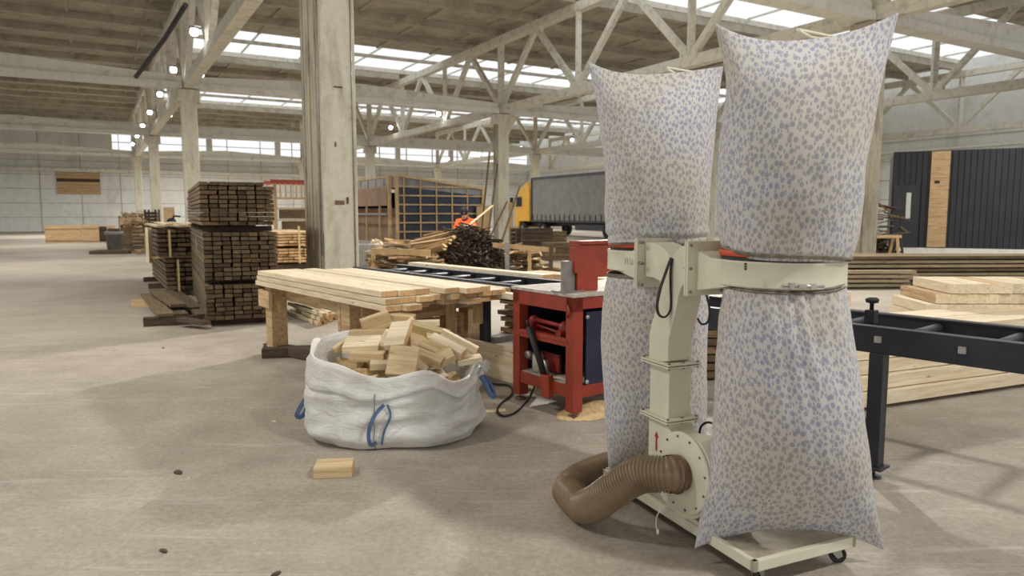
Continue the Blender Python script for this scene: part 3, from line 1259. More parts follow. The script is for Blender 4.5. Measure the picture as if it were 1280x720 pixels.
# slab boards lying up against the heap on the left
for i in range(22):
    lay = i // 5
    k = i % 5
    p1 = A(578 - k * 6 + lay * 1, 284 + k * 6 - (lay % 2) * 2, pc.y + .1 - k * .28) + Vector((0, 0, -.03 * (i % 3)))
    p0 = A(524 - k * 5 + R.uniform(-8, 8), 298 + k * 6 + R.uniform(-5, 5), pc.y + .5 - k * .25)
    plank_pp('slab_board', p0, p1, .13, .04, 'slabwood' if i % 3 else 'timber', 'pine_end', 'rough slab board leaning on the dark stick heap', 'board', 'slab boards leaning on the stick heap', roll=R.uniform(-.4, .4))


def offcut_pile(x0, x1, yb, yt, n, group, label, depth=1.0, mt=('slabwood', 'timber', 'weathered'), L=(.35, .7), side=1, bias=0):
    a, b = G(x0, yb), G(x1, yb)
    tz = A(x0, yt, a.y).z
    for i in range(n):
        s = R.random()
        dd = R.random()
        h = tz * (1 - abs(2 * s - 1 - bias) ** 2.5 * .45)
        c = a.lerp(b, s) + Vector((0, dd * depth, R.uniform(.04, 1) ** .75 * h))
        az = R.uniform(-.9, .9) if side else R.uniform(1.0, 2.1)
        l = R.uniform(*L)
        plank('offcut', round(l, 1), round(R.uniform(.06, .16), 2), R.choice((.03, .045)), R.choice(mt), 'pine_end' if R.random() < .4 else 'weathered_end', c,
              (R.uniform(-.3, .3), R.uniform(-.22, .22), az), label, 'offcut', group)


offcut_pile(468, 540, 352, 313, 120, 'offcuts in the long pile behind the conveyor', 'rough offcut in the long pile between column and stick heap', 1.0, L=(.4, .9))
offcut_pile(475, 515, 338, 302, 40, 'offcuts on top of the long pile', 'reddish offcut heaped at the back of the long pile', .9, ('slabwood', 'timber'), (.5, .9))
offcut_pile(618, 668, 346, 308, 100, 'firewood pieces right of the stick heap', 'firewood piece in the pile right of the stick heap', 1.0, L=(.3, .6))
offcut_pile(670, 700, 346, 331, 18, 'firewood spilling past the pile end', 'firewood piece spilled past the fenced pile end', .6, L=(.3, .5))
# fence rails and posts round the piles
for (a, b, c, d, Y, w_, lb) in ((464, 314, 538, 316, 15.4, .12, 'light fence rail in front of the long offcut pile'),
                               (616, 306, 694, 313, 16.0, .1, 'light fence rail over the firewood pile')):
    plank_pp('fence_rail', A(a, b, Y), A(c, d, Y), .05, w_, 'purlin_board', 'pine_end', lb, 'rail')
for (x, yt, yb, w_, mt, lb) in ((467, 315, 352, .09, 'timber', 'tan post at the near end of the long offcut pile'), (542, 312, 350, .07, 'timber', 'thin post between offcut pile and stick heap'),
                               (634, 303, 352, .10, 'grey_steel', 'grey post in front of the firewood pile'), (688, 305, 352, .09, 'dark_timber', 'leaning dark post beyond the firewood pile'),
                               (662, 312, 350, .08, 'timber', 'tan post at the end of the firewood pile')):
    g = G(x, yb)
    plank_pp('fence_post', g, A(x + (1 if x == 688 else 0), yt, g.y), w_, w_, mt, mt, lb, 'post')
g = G(452, 334)
tz = A(452, 305, g.y).z
tag(MB().box((0, 0, tz / 2), (.5, .4, tz)).build('grey_box', 'grey_plastic', loc=g, bevel=.02), 'grey box beside the white column behind the table', 'box')
g = G(471, 345)
tb = A(471, 313, g.y).z
tt = A(471, 305, g.y).z
t = thing('white_tub', 'small white tub heaped with chips on the offcut pile', 'tub', (g.x, g.y, tb))
m = MB()
hh = .16
m.lathe([(0, 0), (.13, 0), (.16, hh), (.175, hh), (.17, hh - .02), (0, hh - .03)], 18)
m.build('tub_body', 'white_plastic', t)
m = MB()
for q in range(24):
    m.box((R.uniform(-.12, .12), R.uniform(-.12, .12), hh + R.uniform(0, .09)), (.09, .04, .012), rot=(R.random(), R.random(), R.random() * 3))
m.build('chips', 'pine', t)
o = plank_pp('box_shelf', (g.x - .25, g.y, tb - .02), (g.x + .35, g.y, tb - .02), .4, .03, 'timber', 'pine_end', 'board under the white tub', 'board')
g = G(626, 322)
m = MB()
m.lathe([(0, .0), (.2, .0), (.28, .06), (.2, .14), (0, .17)], 14, M=Matrix.Translation((0, 0, A(626, 310, g.y).z - .14)) @ Matrix.Rotation(.5, 4, 'Y'))
tag(m.build('white_sack', 'white_plastic', loc=g), 'small crumpled white sack on the firewood by the column', 'sack')

# ================================================================ person in the orange jacket behind the piles
pp = G(581, 334)
pp.y += .4
hd = A(577, 264, pp.y)
sh = A(581, 276, pp.y)


def figure():
    t = thing('person', 'person in an orange jacket bending behind the stick heap holding a pole', 'person', (pp.x, pp.y, 0), 0)
    me = bpy.data.meshes.new('body')
    X = 0
    hz = hd.z
    sz = sh.z
    # pelvis, spine, neck, head; bent forward towards the camera
    vs = [(0, .28, .86), (0, .22, 1.02), (0, .1, sz - .2), (0, 0, sz - .02), (-.02, -.05, sz + .05), (-.03, -.09, hz - .06), (-.03, -.1, hz + .06),
          (-.19, .0, sz - .03), (-.30, -.14, sz - .26), (-.12, -.36, sz - .30),
          (.19, .0, sz - .03), (.31, -.1, sz - .24), (.27, -.34, sz - .12),
          (-.11, .3, .82), (-.14, .22, .45), (-.14, .3, .08), (-.14, .14, .04),
          (.11, .3, .82), (.14, .2, .45), (.14, .3, .08), (.14, .14, .04)]
    es = [(0, 1), (1, 2), (2, 3), (3, 4), (4, 5), (5, 6), (3, 7), (7, 8), (8, 9), (3, 10), (10, 11), (11, 12), (0, 13), (13, 14), (14, 15), (15, 16), (0, 17), (17, 18), (18, 19), (19, 20)]
    rr = [.15, .14, .16, .13, .055, .085, .08, .075, .05, .036, .075, .05, .036, .095, .065, .045, .04, .095, .065, .045, .04]
    me.from_pydata(vs, es, [])
    o = bpy.data.objects.new('body', me)
    COL.objects.link(o)
    o.parent = t
    me.materials.append(MATS['skin'])
    sk = o.modifiers.new('skin', 'SKIN')
    sk.use_smooth_shade = True
    for i, v in enumerate(me.skin_vertices[0].data):
        v.radius = (rr[i], rr[i])
        v.use_root = (i == 0)
    sb = o.modifiers.new('sub', 'SUBSURF')
    sb.levels = sb.render_levels = 2
    # jacket
    m = MB()
    m.tube([(0, .3, .84), (0, .22, 1.02), (0, .1, sz - .2), (0, 0, sz + .0), (-.01, -.04, sz + .05)], [.18, .18, .21, .2, .08], 18, flat=(1.25, .85))
    for s in (-1, 1):
        k = 7 if s < 0 else 10
        m.tube([vs[3], vs[k], vs[k + 1], vs[k + 2]], [.11, .105, .075, .055], 12)
    m.build('jacket', 'jacket_orange', t)
    m = MB()
    m.tube([(-.01, -.02, sz + .03), (-.02, -.06, sz + .09)], [.11, .095], 14)
    m.build('collar', 'collar_maroon', t)
    m = MB()
    for s in (-1, 1):
        m.tube([(s * .04, .3, .92), (s * .11, .3, .8), (s * .14, .22, .45), (s * .14, .3, .1)], [.14, .12, .09, .075], 12)
    m.build('trousers', 'trouser_navy', t)
    m = MB()
    m.lathe([(0, .12), (.05, .115), (.09, .08), (.112, .02), (.116, -.05), (.1, -.09)], 18, M=Matrix.Translation((-.03, -.105, hz + .01)) @ Matrix.Rotation(rad(35), 4, 'X'))
    m.build('hair', 'hair_dark', t)
    # face turned down: nose, ears
    m = MB()
    m.tube([(-.03, -.18, hz - .03), (-.03, -.2, hz - .06)], [.012, .018], 8)
    for s in (-1, 1):
        m.tube([(-.03 + s * .085, -.09, hz - .02), (-.03 + s * .1, -.08, hz - .05)], [.02, .014], 8)
    m.build('face_features', 'skin', t)
    # hands: palm, four fingers and a thumb curled on the pole
    for s, w_ in ((-1, Vector(vs[9])), (1, Vector(vs[12]))):
        m = MB()
        m.tube([w_, w_ + Vector((0, -.05, 0)), w_ + Vector((0, -.09, -.005))], [.03, .042, .038], 10, flat=(1, .6))
        for f in range(4):
            b = w_ + Vector(((f - 1.5) * .02, -.09, 0))
            m.tube([b, b + Vector((0, -.04 - .004 * (f == 1), -.012)), b + Vector((0, -.05, -.04)), b + Vector((0, -.03, -.06))], [.01, .009, .008, .007], 6)
        b = w_ + Vector((-s * .03, -.04, 0))
        m.tube([b, b + Vector((-s * .03, -.02, -.02)), b + Vector((-s * .025, -.05, -.045))], [.012, .01, .008], 6)
        m.build('hand', 'skin', t)
    return t, vs


fig, fvs = figure()
plank_pp('long_pole', Vector((pp.x, pp.y, 0)) + Vector(fvs[9]) + Vector((-.02, -.12, -.03)), A(616, 257, pp.y + .2), .05, .035, 'pine', 'pine_end', 'pale wooden pole held by the person in orange', 'pole')

# ================================================================ right background
# dark cabin on a pale plinth
cb = G(1110, 326)
t = thing('black_cabin', 'black clad cabin with a tan plywood strip on a pale plinth', 'cabin', cb, -.46)
ch = A(1110, 190, cb.y).z
wd = 9.5
m = MB()
m.box((wd / 2, 2.0, .22), (wd + .1, 4.1, .44))
m.build('plinth', 'beam_paint', t)
m = MB()
m.box((wd / 2, 2.0, (ch + .44) / 2), (wd, 4.0, ch - .44))
for q in range(60):
    m.box((.05 + q * wd / 60, -.02, (ch + .44) / 2), (.03, .05, ch - .46))
m.build('cladding', 'dark_cladding', t)
x1 = 1.02
MB().box((x1 + .27, -.06, (ch + .44) / 2), (.5, .06, ch - .5)).build('plywood_strip', 'timber', t)
MB().box((x1 + .2, -.1, ch * .72), (.14, .02, .08)).build('small_plate', 'cable_black', t)
d = MB().box((.42, -.05, 1.42), (.72, .05, 1.95)).build('cabin_door', 'dark_cladding', t)
MB().box((.48, -.085, 1.75), (.13, .02, .8)).build('door_glass', 'paper_white', d)

# junk pile and sawhorse before it
jb = G(1090, 330)
for i in range(46):
    c = jb + Vector((R.uniform(-.55, .75), R.uniform(-.3, .8), R.uniform(.55, 1.95) - .3 * R.random()))
    plank('offcut', R.choice((.5, .7, .9)), R.choice((.06, .12)), .03, R.choice(('dark_timber', 'weathered', 'slabwood')), 'weathered_end', c, (R.uniform(-.5, .5), R.uniform(-.6, .6), R.uniform(-1.2, 1.2)),
          'dark scrap board on the junk pile before the black cabin', 'offcut', 'scrap boards piled before the black cabin')
m = MB()
for q in range(160):
    c = Vector((R.uniform(-.5, .7), R.uniform(-.2, .7), R.uniform(0, .75)))
    m.box(c, (R.uniform(.2, .6), .08, .04), rot=(R.random(), R.random(), R.random() * 3))
tag(m.build('scrap_heap', 'dark_timber', loc=jb), 'dark scrap heap beneath the junk boards by the cabin', 'scrap heap', kind='stuff')
hs = G(1072, 335)
t = thing('sawhorse', 'low wooden sawhorse in front of the junk pile', 'sawhorse', hs, .2)
zt_ = A(1072, 296, hs.y).z
m = MB()
m.box((.55, 0, zt_), (1.5, .12, .08))
m.build('top_bar', 'timber', t)
for x in (0, 1.1):
    for y in (-.25, .25):
        MB().beam((x, y, 0), (x + .05, y * .3, zt_ - .04), .07, .05).build('leg', 'timber', t)
tp = G(1122, 334)
t = thing('tripod_stand', 'thin black tripod stand before the cabin door', 'tripod', tp)
for k in range(3):
    a = k * 2.09 + .5
    MB().tube([(.34 * math.cos(a), .34 * math.sin(a), 0), (0, 0, 1.0)], .022, 6).build('leg', 'cable_black', t)
MB().tube([(0, 0, .95), (0, 0, 1.75)], .02, 6).build('pole', 'cable_black', t)
MB().box((0, -.02, 1.72), (.14, .08, .3)).build('tripod_head', 'cable_black', t)

# long weathered boards stacked on the floor
lb0 = G(1040, 366)
for lay in range(7):
    for k in range(5):
        c = lb0 + Vector((2.4 + R.uniform(-.25, .25), 1.2 + k * .24, .09 + lay * .085))
        plank('long_board', 6.2, .2, .055, 'grey_timber' if (lay + k) % 3 else 'weathered', 'timber', c, (0, R.uniform(-.004, .004), .06 + R.uniform(-.015, .015)), 'long tan board in the low pile before the black cabin', 'board', 'long boards in the low pile before the cabin')
for k in range(4):
    c = lb0 + Vector((.3 + R.uniform(-.2, .2), .75, .07 + k * .09))
    plank('long_board', 3.2, .2, .055, 'grey_timber', 'pine_end', c, (0, 0, .04 + R.uniform(-.02, .02)), 'shorter tan board lying against the low pile', 'board', 'shorter boards against the low pile')
# ================================================================ conveyor, machine, table, big bag
KW = Vector((-math.sin(rad(40.5)), math.cos(rad(40.5)), 0))
KN = Vector((KW.y, -KW.x, 0))
K0 = G(1091, 596)
KROT = math.atan2(KN.y, KN.x)       # local X = KN, local Y = KW


def K(n, t, z=0):
    return K0 + KN * n + KW * t + Vector((0, 0, z))


cv = thing('roller_conveyor', 'long dark blue roller conveyor running behind the dust collector and the red machine', 'conveyor', K0, KROT)
BT = .86
for n0 in (0, .62):
    for (t0, t1) in ((-4.5, 1.62), (2.62, 6.1)):
        m = MB()
        tc, tl = (t0 + t1) / 2, t1 - t0
        m.box((n0, tc, BT - .07), (.045, tl, .14), mat='rail_paint')
        m.box((n0 + (.012 if n0 == 0 else -.012), tc, BT + .002), (.07, tl, .012), mat='dark_steel' if n0 else 'rail_paint')
        m.box((n0 + .02, tc, BT - .138), (.07, tl, .01), mat='blue_paint')
        m.build('side_rail', parent=cv, bevel=.003)
m = MB()
for (t0, t1) in ((-4.5, 1.62), (2.62, 6.1)):
    tt_ = t0 + .3
    while tt_ < t1 - .1:
        m.box((-.028, tt_, BT - .06), (.02, .035, .035))
        tt_ += .42
m.build('bolts', 'zinc', cv)['kind'] = 'stuff'
rmesh = None
tt_ = -4.3
while tt_ < 6.0:
    if not (1.55 < tt_ < 2.7):
        if rmesh is None:
            ro = MB().tube([(.03, 0, 0), (.59, 0, 0)], .028, 12).build('roller', 'dark_steel', cv)
            rmesh = ro
        else:
            ro = rmesh.copy()
            COL.objects.link(ro)
            ro.parent = cv
        ro.location = (0, tt_, BT - .045)
    tt_ += .42
for t0 in (0, 3.57, 4.35, 5.9):
    for n0 in ((0, .62) if t0 else (0,)):
        m = MB()
        m.box((n0, t0, (BT - .14 + .07) / 2 + 0), (.08, .08, BT - .14 - .07))
        lg = m.build('leg', 'rail_paint', cv, bevel=.004)
        m = MB()
        m.box((n0, t0, .065), (.13, .13, .012))
        m.tube([(n0, t0, .005), (n0, t0, .07)], .012, 8)
        m.lathe([(0, 0), (.045, 0), (.045, .008), (0, .012)], 12, M=Matrix.Translation((n0, t0, 0)))
        m.build('levelling_foot', 'dark_steel', lg)
    if t0:
        MB().box((.31, t0, .3), (.56, .06, .06)).build('crossbar', 'grey_steel', cv)
MB().box((0, .45, .3), (.05, .84, .06)).build('long_tie', 'grey_steel', cv)
# clamp knob at the right of the collector
t = thing('clamp_knob', 'small black clamp knob standing on the conveyor right of the cloth bag', 'clamp', K(.3, .18, BT + .0), KROT)
MB().box((0, 0, .02), (.06, .06, .08)).build('clamp_block', 'cable_black', t, bevel=.004)
MB().lathe([(0, .06), (.012, .06), (.012, .1), (.035, .105), (.04, .125), (.03, .135), (0, .135)], 14).build('knob', 'cable_black', t)

# timbers lying along the far side of the conveyor
plank_pp('long_timber', K(.84, 3.6, .86), K(.84, 6.1, .86), .16, .05, 'pine', 'pine_end', 'long tan timber lying along the far side of the conveyor', 'timber')
plank_pp('thick_timber', K(1.25, 2.3, .80), K(1.25, 4.3, .80), .26, .12, 'timber', 'pine_end', 'thick light timber behind the conveyor left of the red machine', 'timber')
for tq in (2.6, 4.1):
    plank_pp('trestle_post', K(1.25, tq, 0), K(1.25, tq, .735), .1, .1, 'timber', 'timber', 'post under the thick timber, %s end' % ('machine' if tq < 3 else 'far'), 'post')
for tq in (3.9, 4.9, 5.9):
    plank_pp('trestle_post', K(.84, tq, 0), K(.84, tq, .83), .08, .08, 'timber', 'timber', 'post under the long tan timber, %s' % {3.9: 'near the machine', 4.9: 'at its middle', 5.9: 'at its far end'}[tq], 'post')
# timber frame below the conveyor between table and machine
plank_pp('frame_rail', K(-.14, 2.62, .79), K(-.14, 3.7, .79), .1, .05, 'pine', 'pine_end', 'light horizontal board under the conveyor edge beside the red machine', 'board')
plank_pp('frame_board', K(-.2, 2.62, .20), K(-.2, 3.62, .20), .04, .3, 'pine', 'pine_end', 'wide board standing on edge on the floor beside the red machine', 'board')
plank_pp('frame_post', K(-.14, 2.86, 0), K(-.14, 2.86, .76), .1, .09, 'timber', 'pine_end', 'timber post close to the left side of the red machine', 'post')
plank_pp('frame_post', K(-.14, 3.5, .5), K(-.14, 3.5, .76), .14, .09, 'timber', 'pine_end', 'short timber block hanging under the light board', 'post')
plank_pp('frame_post', K(-.3, 3.7, 0), K(-.3, 3.7, .76), .07, .09, 'timber', 'pine_end', 'thin timber post beside the table leg', 'post')
plank_pp('frame_board', K(-.1, 3.8, .45), K(-.1, 5.2, .45), .04, .22, 'timber', 'pine_end', 'brown board on edge under the conveyor behind the table', 'board')
plank_pp('frame_board', K(.05, 5.0, .22), K(-.3, 3.6, .12), .16, .04, 'pine', 'pine_end', 'pale board lying low behind the table leg', 'board')
# dark boards piled beyond
for lay in range(9):
    for k in range(3):
        plank('dark_board', 2.2, .2, .055, 'weathered' if (lay + k) % 2 else 'slabwood', 'weathered_end', K(1.7 + k * .24, 4.2 + R.uniform(-.1, .1), .04 + lay * .072), (0, 0, math.atan2(KW.y, KW.x) + R.uniform(-.03, .03)),
              'dark board in the pile beyond the conveyor', 'board', 'dark boards piled beyond the conveyor')
b0 = K(2.0, .6, 0)
for lay in range(8):
    for k in range(3):
        plank('dark_board', 1.6, .16, .06, 'slabwood' if lay % 2 else 'weathered', 'weathered_end', G(905, 476) + Vector((0, .1 + k * .19, .05 + lay * .075)), (0, 0, .1 + R.uniform(-.03, .03)),
              'brown board in the pile seen between the two cloth bags', 'board', 'brown boards piled behind the collector')

# ---------------------------------------------------------------- red machine
Mc = G(716, 526)
mw = Vector((-math.sin(rad(35)), math.cos(rad(35)), 0))
mn = Vector((mw.y, -mw.x, 0))
MROT = math.atan2(mn.y, mn.x)
MW, MD, MHt = .76, 1.15, .9
mc = thing('cutting_machine', 'red framed cutting machine with dark blue side panel beside the dust collector', 'machine', Mc, MROT)
# local: X = KN (to the right and away), Y = KW (to the left and away)
lw = .09
for (x, y) in ((lw / 2, lw / 2), (lw / 2, MW - lw / 2), (MD - lw / 2, lw / 2), (MD - lw / 2, MW - lw / 2)):
    MB().box((x, y, (MHt + .04) / 2), (lw, lw, MHt - .06)).build('leg', 'red_paint', mc, bevel=.004)
    MB().box((x, y, .012), (.07, .07, .022)).build('foot', 'rust', mc, bevel=.004)


def mrail(c, d, nm='rail'):
    MB().box(c, d).build(nm, 'red_paint', mc, bevel=.004)


mrail((lw / 2, MW / 2, MHt - .055), (lw, MW, .11), 'top_rail')
mrail((MD / 2, lw / 2, MHt - .045), (MD, lw, .09), 'top_rail')
mrail((MD / 2, MW - lw / 2, MHt - .045), (MD, lw, .09), 'top_rail')
mrail((MD - lw / 2, MW / 2, MHt - .045), (lw, MW, .09), 'top_rail')
mrail((lw / 2, MW / 2, .2), (lw * .8, MW - .1, .09), 'bottom_rail')
mrail((MD / 2, lw / 2, .2), (MD - .1, lw * .8, .09), 'bottom_rail')
mrail((MD - lw / 2, MW / 2, .2), (lw * .8, MW - .1, .09), 'bottom_rail')
m = MB()
m.box((MD / 2, MW / 2, MHt + .012), (MD + .02, MW + .02, .024))
m.build('top_plate', 'dusty_top', mc, bevel=.003)
m = MB()
m.box((MD / 2 + .03, .02, .515), (MD - .2, .02, .54))
for q in range(3):
    m.tube([(.3 + q * .02, .008, .72 - q * .16), (.6, .008, .74 - q * .16)], .008, 6)
m.build('side_panel', 'blue_paint', mc, bevel=.003)
m = MB()
m.box((MD * .55, MW / 2, .5), (.02, MW - .1, .55))
m.box((MD / 2, MW - .03, .5), (MD - .2, .02, .6))
m.build('inner_panel', 'blue_paint', mc)
m = MB()
m.box((.22, MW / 2, .57), (.44, MW - .1, .02))
m.box((.02, MW / 2, .56), (.03, MW - .12, .06))
m.build('shelf', 'red_paint', mc, bevel=.003)
m = MB()
m.box((.3, MW / 2, .245), (.55, MW - .1, .012))
m.build('lower_tray', 'dusty_top', mc)
# bolts of the panel, lifting lug
m = MB()
for (x, z) in ((.13, .75), (.13, .27)):
    m.lathe([(0, -.012), (.016, -.012), (.016, 0), (0, 0)], 10, M=Matrix.Translation((x, 0.005, z)) @ Matrix.Rotation(math.pi / 2, 4, 'X') @ Matrix.Scale(-1, 4, (0, 0, 1)))
m.build('panel_bolts', 'zinc', mc)
m = MB()
m.tube([(-.008, .06, .84), (-.02, .03, .80), (-.015, .06, .755)], .009, 6)
m.build('lifting_lug', 'red_paint', mc)
# red roller bracket on the shelf
rb = MB()
rb.tube([(.08, .58, .67), (.08, .2, .66)], .018, 12)
rb.lathe([(0, -.02), (.05, -.02), (.055, -.01), (.055, .02), (.035, .025), (.035, .04), (0, .04)], 22, M=Matrix.Translation((.08, .19, .65)) @ Matrix.Rotation(math.pi / 2, 4, 'X'))
rb.lathe([(0, -.02), (.04, -.02), (.045, .02), (0, .03)], 18, M=Matrix.Translation((.08, .58, .66)) @ Matrix.Rotation(math.pi / 2, 4, 'X'))
rb.box((.08, .58, .61), (.08, .04, .08))
rb.box((.08, .22, .605), (.09, .06, .05))
rb.tube([(.08, .55, .63), (.08, .25, .605)], .01, 8)
rb.build('roller_bracket', 'red_dark', mc)
# damper strut
m = MB()
m.tube([(-.03, .5, .63), (.0, .34, .27)], [.026, .024], 12)
m.tube([(-.03, .5, .63), (-.034, .52, .68)], .012, 8)
st = m.build('strut', 'cable_black', mc)
m = MB()
m.box((-.005, .3, .2), (.05, .09, .17))
m.build('strut_clevis', 'red_paint', mc, bevel=.004)
# little pump
m = MB()
m.lathe([(0, 0), (.045, 0), (.05, .02), (.05, .13), (.03, .15), (0, .15)], 16, M=Matrix.Translation((.1, .55, .252)))
m.tube([(.1, .55, .36), (.1, .62, .38), (.1, .66, .34)], .016, 8)
m.lathe([(0, -.02), (.03, -.02), (.03, .02), (0, .02)], 12, M=Matrix.Translation((.07, .64, .38)) @ Matrix.Rotation(math.pi / 2, 4, 'Y'))
m.tube([(.1, .45, .25), (.1, .45, .36)], .02, 8)
pm = m.build('pump', 'zinc', mc)
m = MB()
m.box((.16, .47, .34), (.02, .24, .14))
m.build('pump_bracket', 'red_dark', mc)
# upright guard on top
gp = G(722, 364, MHt + .03)
gl = mc.matrix_world.inverted() if False else (Matrix.Translation(Mc) @ Matrix.Rotation(MROT, 4, 'Z')).inverted()
g0 = gl @ gp
gt = A(716, 305, gp.y + .1).z
gz = MHt + .024
m = MB()
m.prism([(0, gz), (.20, gz), (.20, gz + .1), (.42, gz + .1), (.42, gz), (.55, gz), (.55, gt), (0, gt)], 0, .1, M=Matrix.Translation((g0.x, g0.y, 0)))
m.build('saw_guard', 'red_paint', mc, bevel=.004)
m = MB()
m.box((g0.x + .28, g0.y + .06, gt + .012), (.5, .16, .024))
m.box((g0.x - .015, g0.y + .03, (gt + gz) / 2 + .06), (.03, .07, gt - gz - .16))
m.build('guard_lip', 'red_paint', mc, bevel=.003)
q0 = gl @ G(708, 364, MHt + .03)
qh = A(708, 323, 5.6).z
m = MB()
m.box((q0.x + .02, q0.y + .01, (gz + qh) / 2), (.085, .07, qh - gz))
m.box((q0.x + .02, q0.y + .01, gz + .006), (.2, .16, .012))
m.build('fence_block', 'grey_steel', mc, bevel=.006)
m = MB()
m.tube([(.62, -.02, .84), (.5, -.05, .6), (.47, -.05, .4), (.5, -.03, .3)], .009, 8)
m.build('side_cable', 'grey_plastic', mc)
# sawdust at the machine's feet
m = MB()
m.lathe([(.34, 0), (.26, .025), (.16, .06), (.06, .085), (0, .09)], 28, M=Matrix.Translation((.28, .10, .002)) @ Matrix.Scale(.55, 4, (0, 1, 0)))
for v in m.bm.verts:
    v.co.x += .03 * noise.noise(v.co * 9)
    v.co.y += .03 * noise.noise(v.co * 9 + Vector((5, 0, 0)))
o = m.build('sawdust_pile', 'sawdust', loc=Mc, rotz=MROT)
tag(o, 'small yellow sawdust pile by the front foot of the red machine', 'sawdust', kind='stuff')

# cables on the floor
pts = [G(x, y, .012) for x, y in ((600, 474), (616, 480), (636, 482), (640, 492), (626, 505), (622, 514), (630, 520), (645, 515), (660, 500))]
pts += [K0 + (Mc - K0) + mw * .46 + mn * .02 + Vector((0, 0, .2)), K0 + (Mc - K0) + mw * .46 + mn * .08 + Vector((0, 0, .26))]


def smooth(pts, n=6):
    out = []
    P = [pts[0]] + list(pts) + [pts[-1]]
    for i in range(1, len(P) - 2):
        for k in range(n):
            t = k / n
            a, b, c, d = P[i - 1], P[i], P[i + 1], P[i + 2]
            out.append(.5 * ((2 * b) + (c - a) * t + (2 * a - 5 * b + 4 * c - d) * t * t + (3 * b - a - 3 * c + d) * t ** 3))
    out.append(pts[-1])
    return out


m = MB()
m.tube(smooth(pts), .009, 8)
tag(m.build('power_cable', 'cable_black'), 'black cable looping on the floor in front of the red machine', 'cable')
m = MB()
m.tube(smooth([G(x, y, .011) for x, y in ((592, 472), (606, 466), (622, 468), (640, 462), (660, 470))]), .008, 8)
tag(m.build('power_cable', 'cable_black'), 'thin black cable lying between big bag and table leg', 'cable')

# ---------------------------------------------------------------- plank table
F0 = G(321, 338, .90)      # near left top corner of the boards
F1 = G(475, 364, .90)
td = (F1 - F0).normalized()
tn = Vector((-td.y, td.x, 0))
if tn.y < 0:
    tn = -tn
TROT = math.atan2(td.y, td.x)
tab = thing('plank_table', 'rough timber table with thick square legs under the pale planks', 'table', (F0.x, F0.y, 0), TROT)
zb = .745
LT_ = (F1 - F0).length
# local X along boards, Y away from the camera
tw = 1.5
mul = [(.42, .12), (2.18, .12), (2.18, tw), (.42, tw)]
Li = (Matrix.Translation((F0.x, F0.y, 0)) @ Matrix.Rotation(TROT, 4, 'Z')).inverted()
l1 = Li @ G(363, 441)
l2 = Li @ G(464, 478)
l3 = Li @ G(588, 452)
l1.y = l2.y = min(l1.y, .14)
l3x = l3.x
for i, (x, y) in enumerate(((l1.x, l1.y), (l2.x, l2.y), (l3.x, l3.y), (l1.x + (l3.x - l2.x), l3.y))):
    m = MB()
    m.box((x, y, (zb - .0) / 2), (.17, .17, zb), rot=(0, 0, 0))
    lg = m.build('leg', 'timber', tab, bevel=.004)
    if i == 1:
        MB().box((x - .11, y - .02, (zb - .02) / 2), (.05, .14, zb - .02)).build('leg_doubler', 'timber', tab, bevel=.003)
    if i == 0:
        MB().box((x - .04, y - .1, zb - .14), (.3, .04, .18)).build('leg_cleat', 'timber', tab, bevel=.003)
def tbeam(p, q, w_, h_, z, mt='timber', nm='crossbeam'):
    m = MB()
    m.beam((p[0], p[1], z), (q[0], q[1], z), w_, h_)
    m.build(nm, mt, tab, bevel=.003)


tbeam((l2.x + .09, l2.y + .02), (l3.x + .09, l3.y - .02), .05, .16, zb - .08)
tbeam((l1.x, l1.y + .1), (l1.x + l3.x - l2.x, l3.y - .1), .05, .16, zb - .08)
tbeam((l1.x, l1.y + .0 + .1), (l2.x, l2.y + .1), .05, .12, zb - .1, nm='apron')
tbeam((l1.x + l3.x - l2.x, l3.y), (l3.x, l3.y), .05, .12, zb - .1, nm='apron')
tbeam((l2.x + .02, l2.y + .3), (l3.x - .02, l3.y - .1), .04, .18, .42, nm='low_board')
plank_pp('floor_beam', G(328, 441, .05), G(400, 438, .05), .14, .1, 'dark_timber', 'dark_timber', 'dark beam on the floor under the far left table leg', 'beam')
plank_pp('floor_beam', G(335, 434, .06), G(560, 470, .06), .12, .1, 'dark_timber', 'dark_timber', 'long dark beam on the floor beneath the table', 'beam')
# the planks in three layers
bw_ = .14
def tplank(x0, x1, y, z, a=0, w_=.14, lab='', grp=None, mt='pine'):
    M = Matrix.Translation((F0.x, F0.y, 0)) @ Matrix.Rotation(TROT, 4, 'Z')
    c = M @ Vector(((x0 + x1) / 2, y, z))
    plank('table_plank', round(x1 - x0, 2), w_, .047, mt, 'pine_end', c, (0, 0, TROT + a), lab, 'plank', grp, bev=.003)


zz = zb + .025
E = LT_
low = [(-.02, E + .10, .06), (-.05, E + .16, .21), (.0, E + .03, .36), (0, E - .1, .51), (0.02, E - .0, .66), (.0, E + .12, .82), (0, E + .05, .97), (0, E + .02, 1.12), (0, E - .06, 1.27)]
for (x0, x1, y) in low:
    tplank(x0, x1, y, zz, 0, .145, 'pale plank in the bottom layer on the timber table', 'planks of the bottom layer on the table')
mid = [(-.01, E + .08, .07), (0.0, E + .06, .215), (-.03, E + .1, .36), (.0, E + .05, .505), (-.02, E + .12, .66), (0, E + .08, .81), (0, E + .08, .97), (0, E + .08, 1.12), (0, E - .0, 1.27)]
for (x0, x1, y) in mid:
    tplank(x0, x1, y, zz + .052, 0, .143, 'pale plank in the middle layer on the timber table', 'planks of the middle layer on the table')
top = [(0, E, .08, 0), (-.01, E + .03, .23, 0), (0.0, E + .02, .375, .0), (.06, E + .12, .58, .012), (.25, E + .22, .74, .0), (.3, E + .18, .885, -.01)]
tl_ = ['topmost plank at the front edge of the table stack', 'topmost plank second from the front edge', 'topmost plank third from the front edge', 'topmost plank fourth from the front edge, slightly askew', 'topmost plank fifth from the front edge', 'rearmost plank of the top layer on the table']
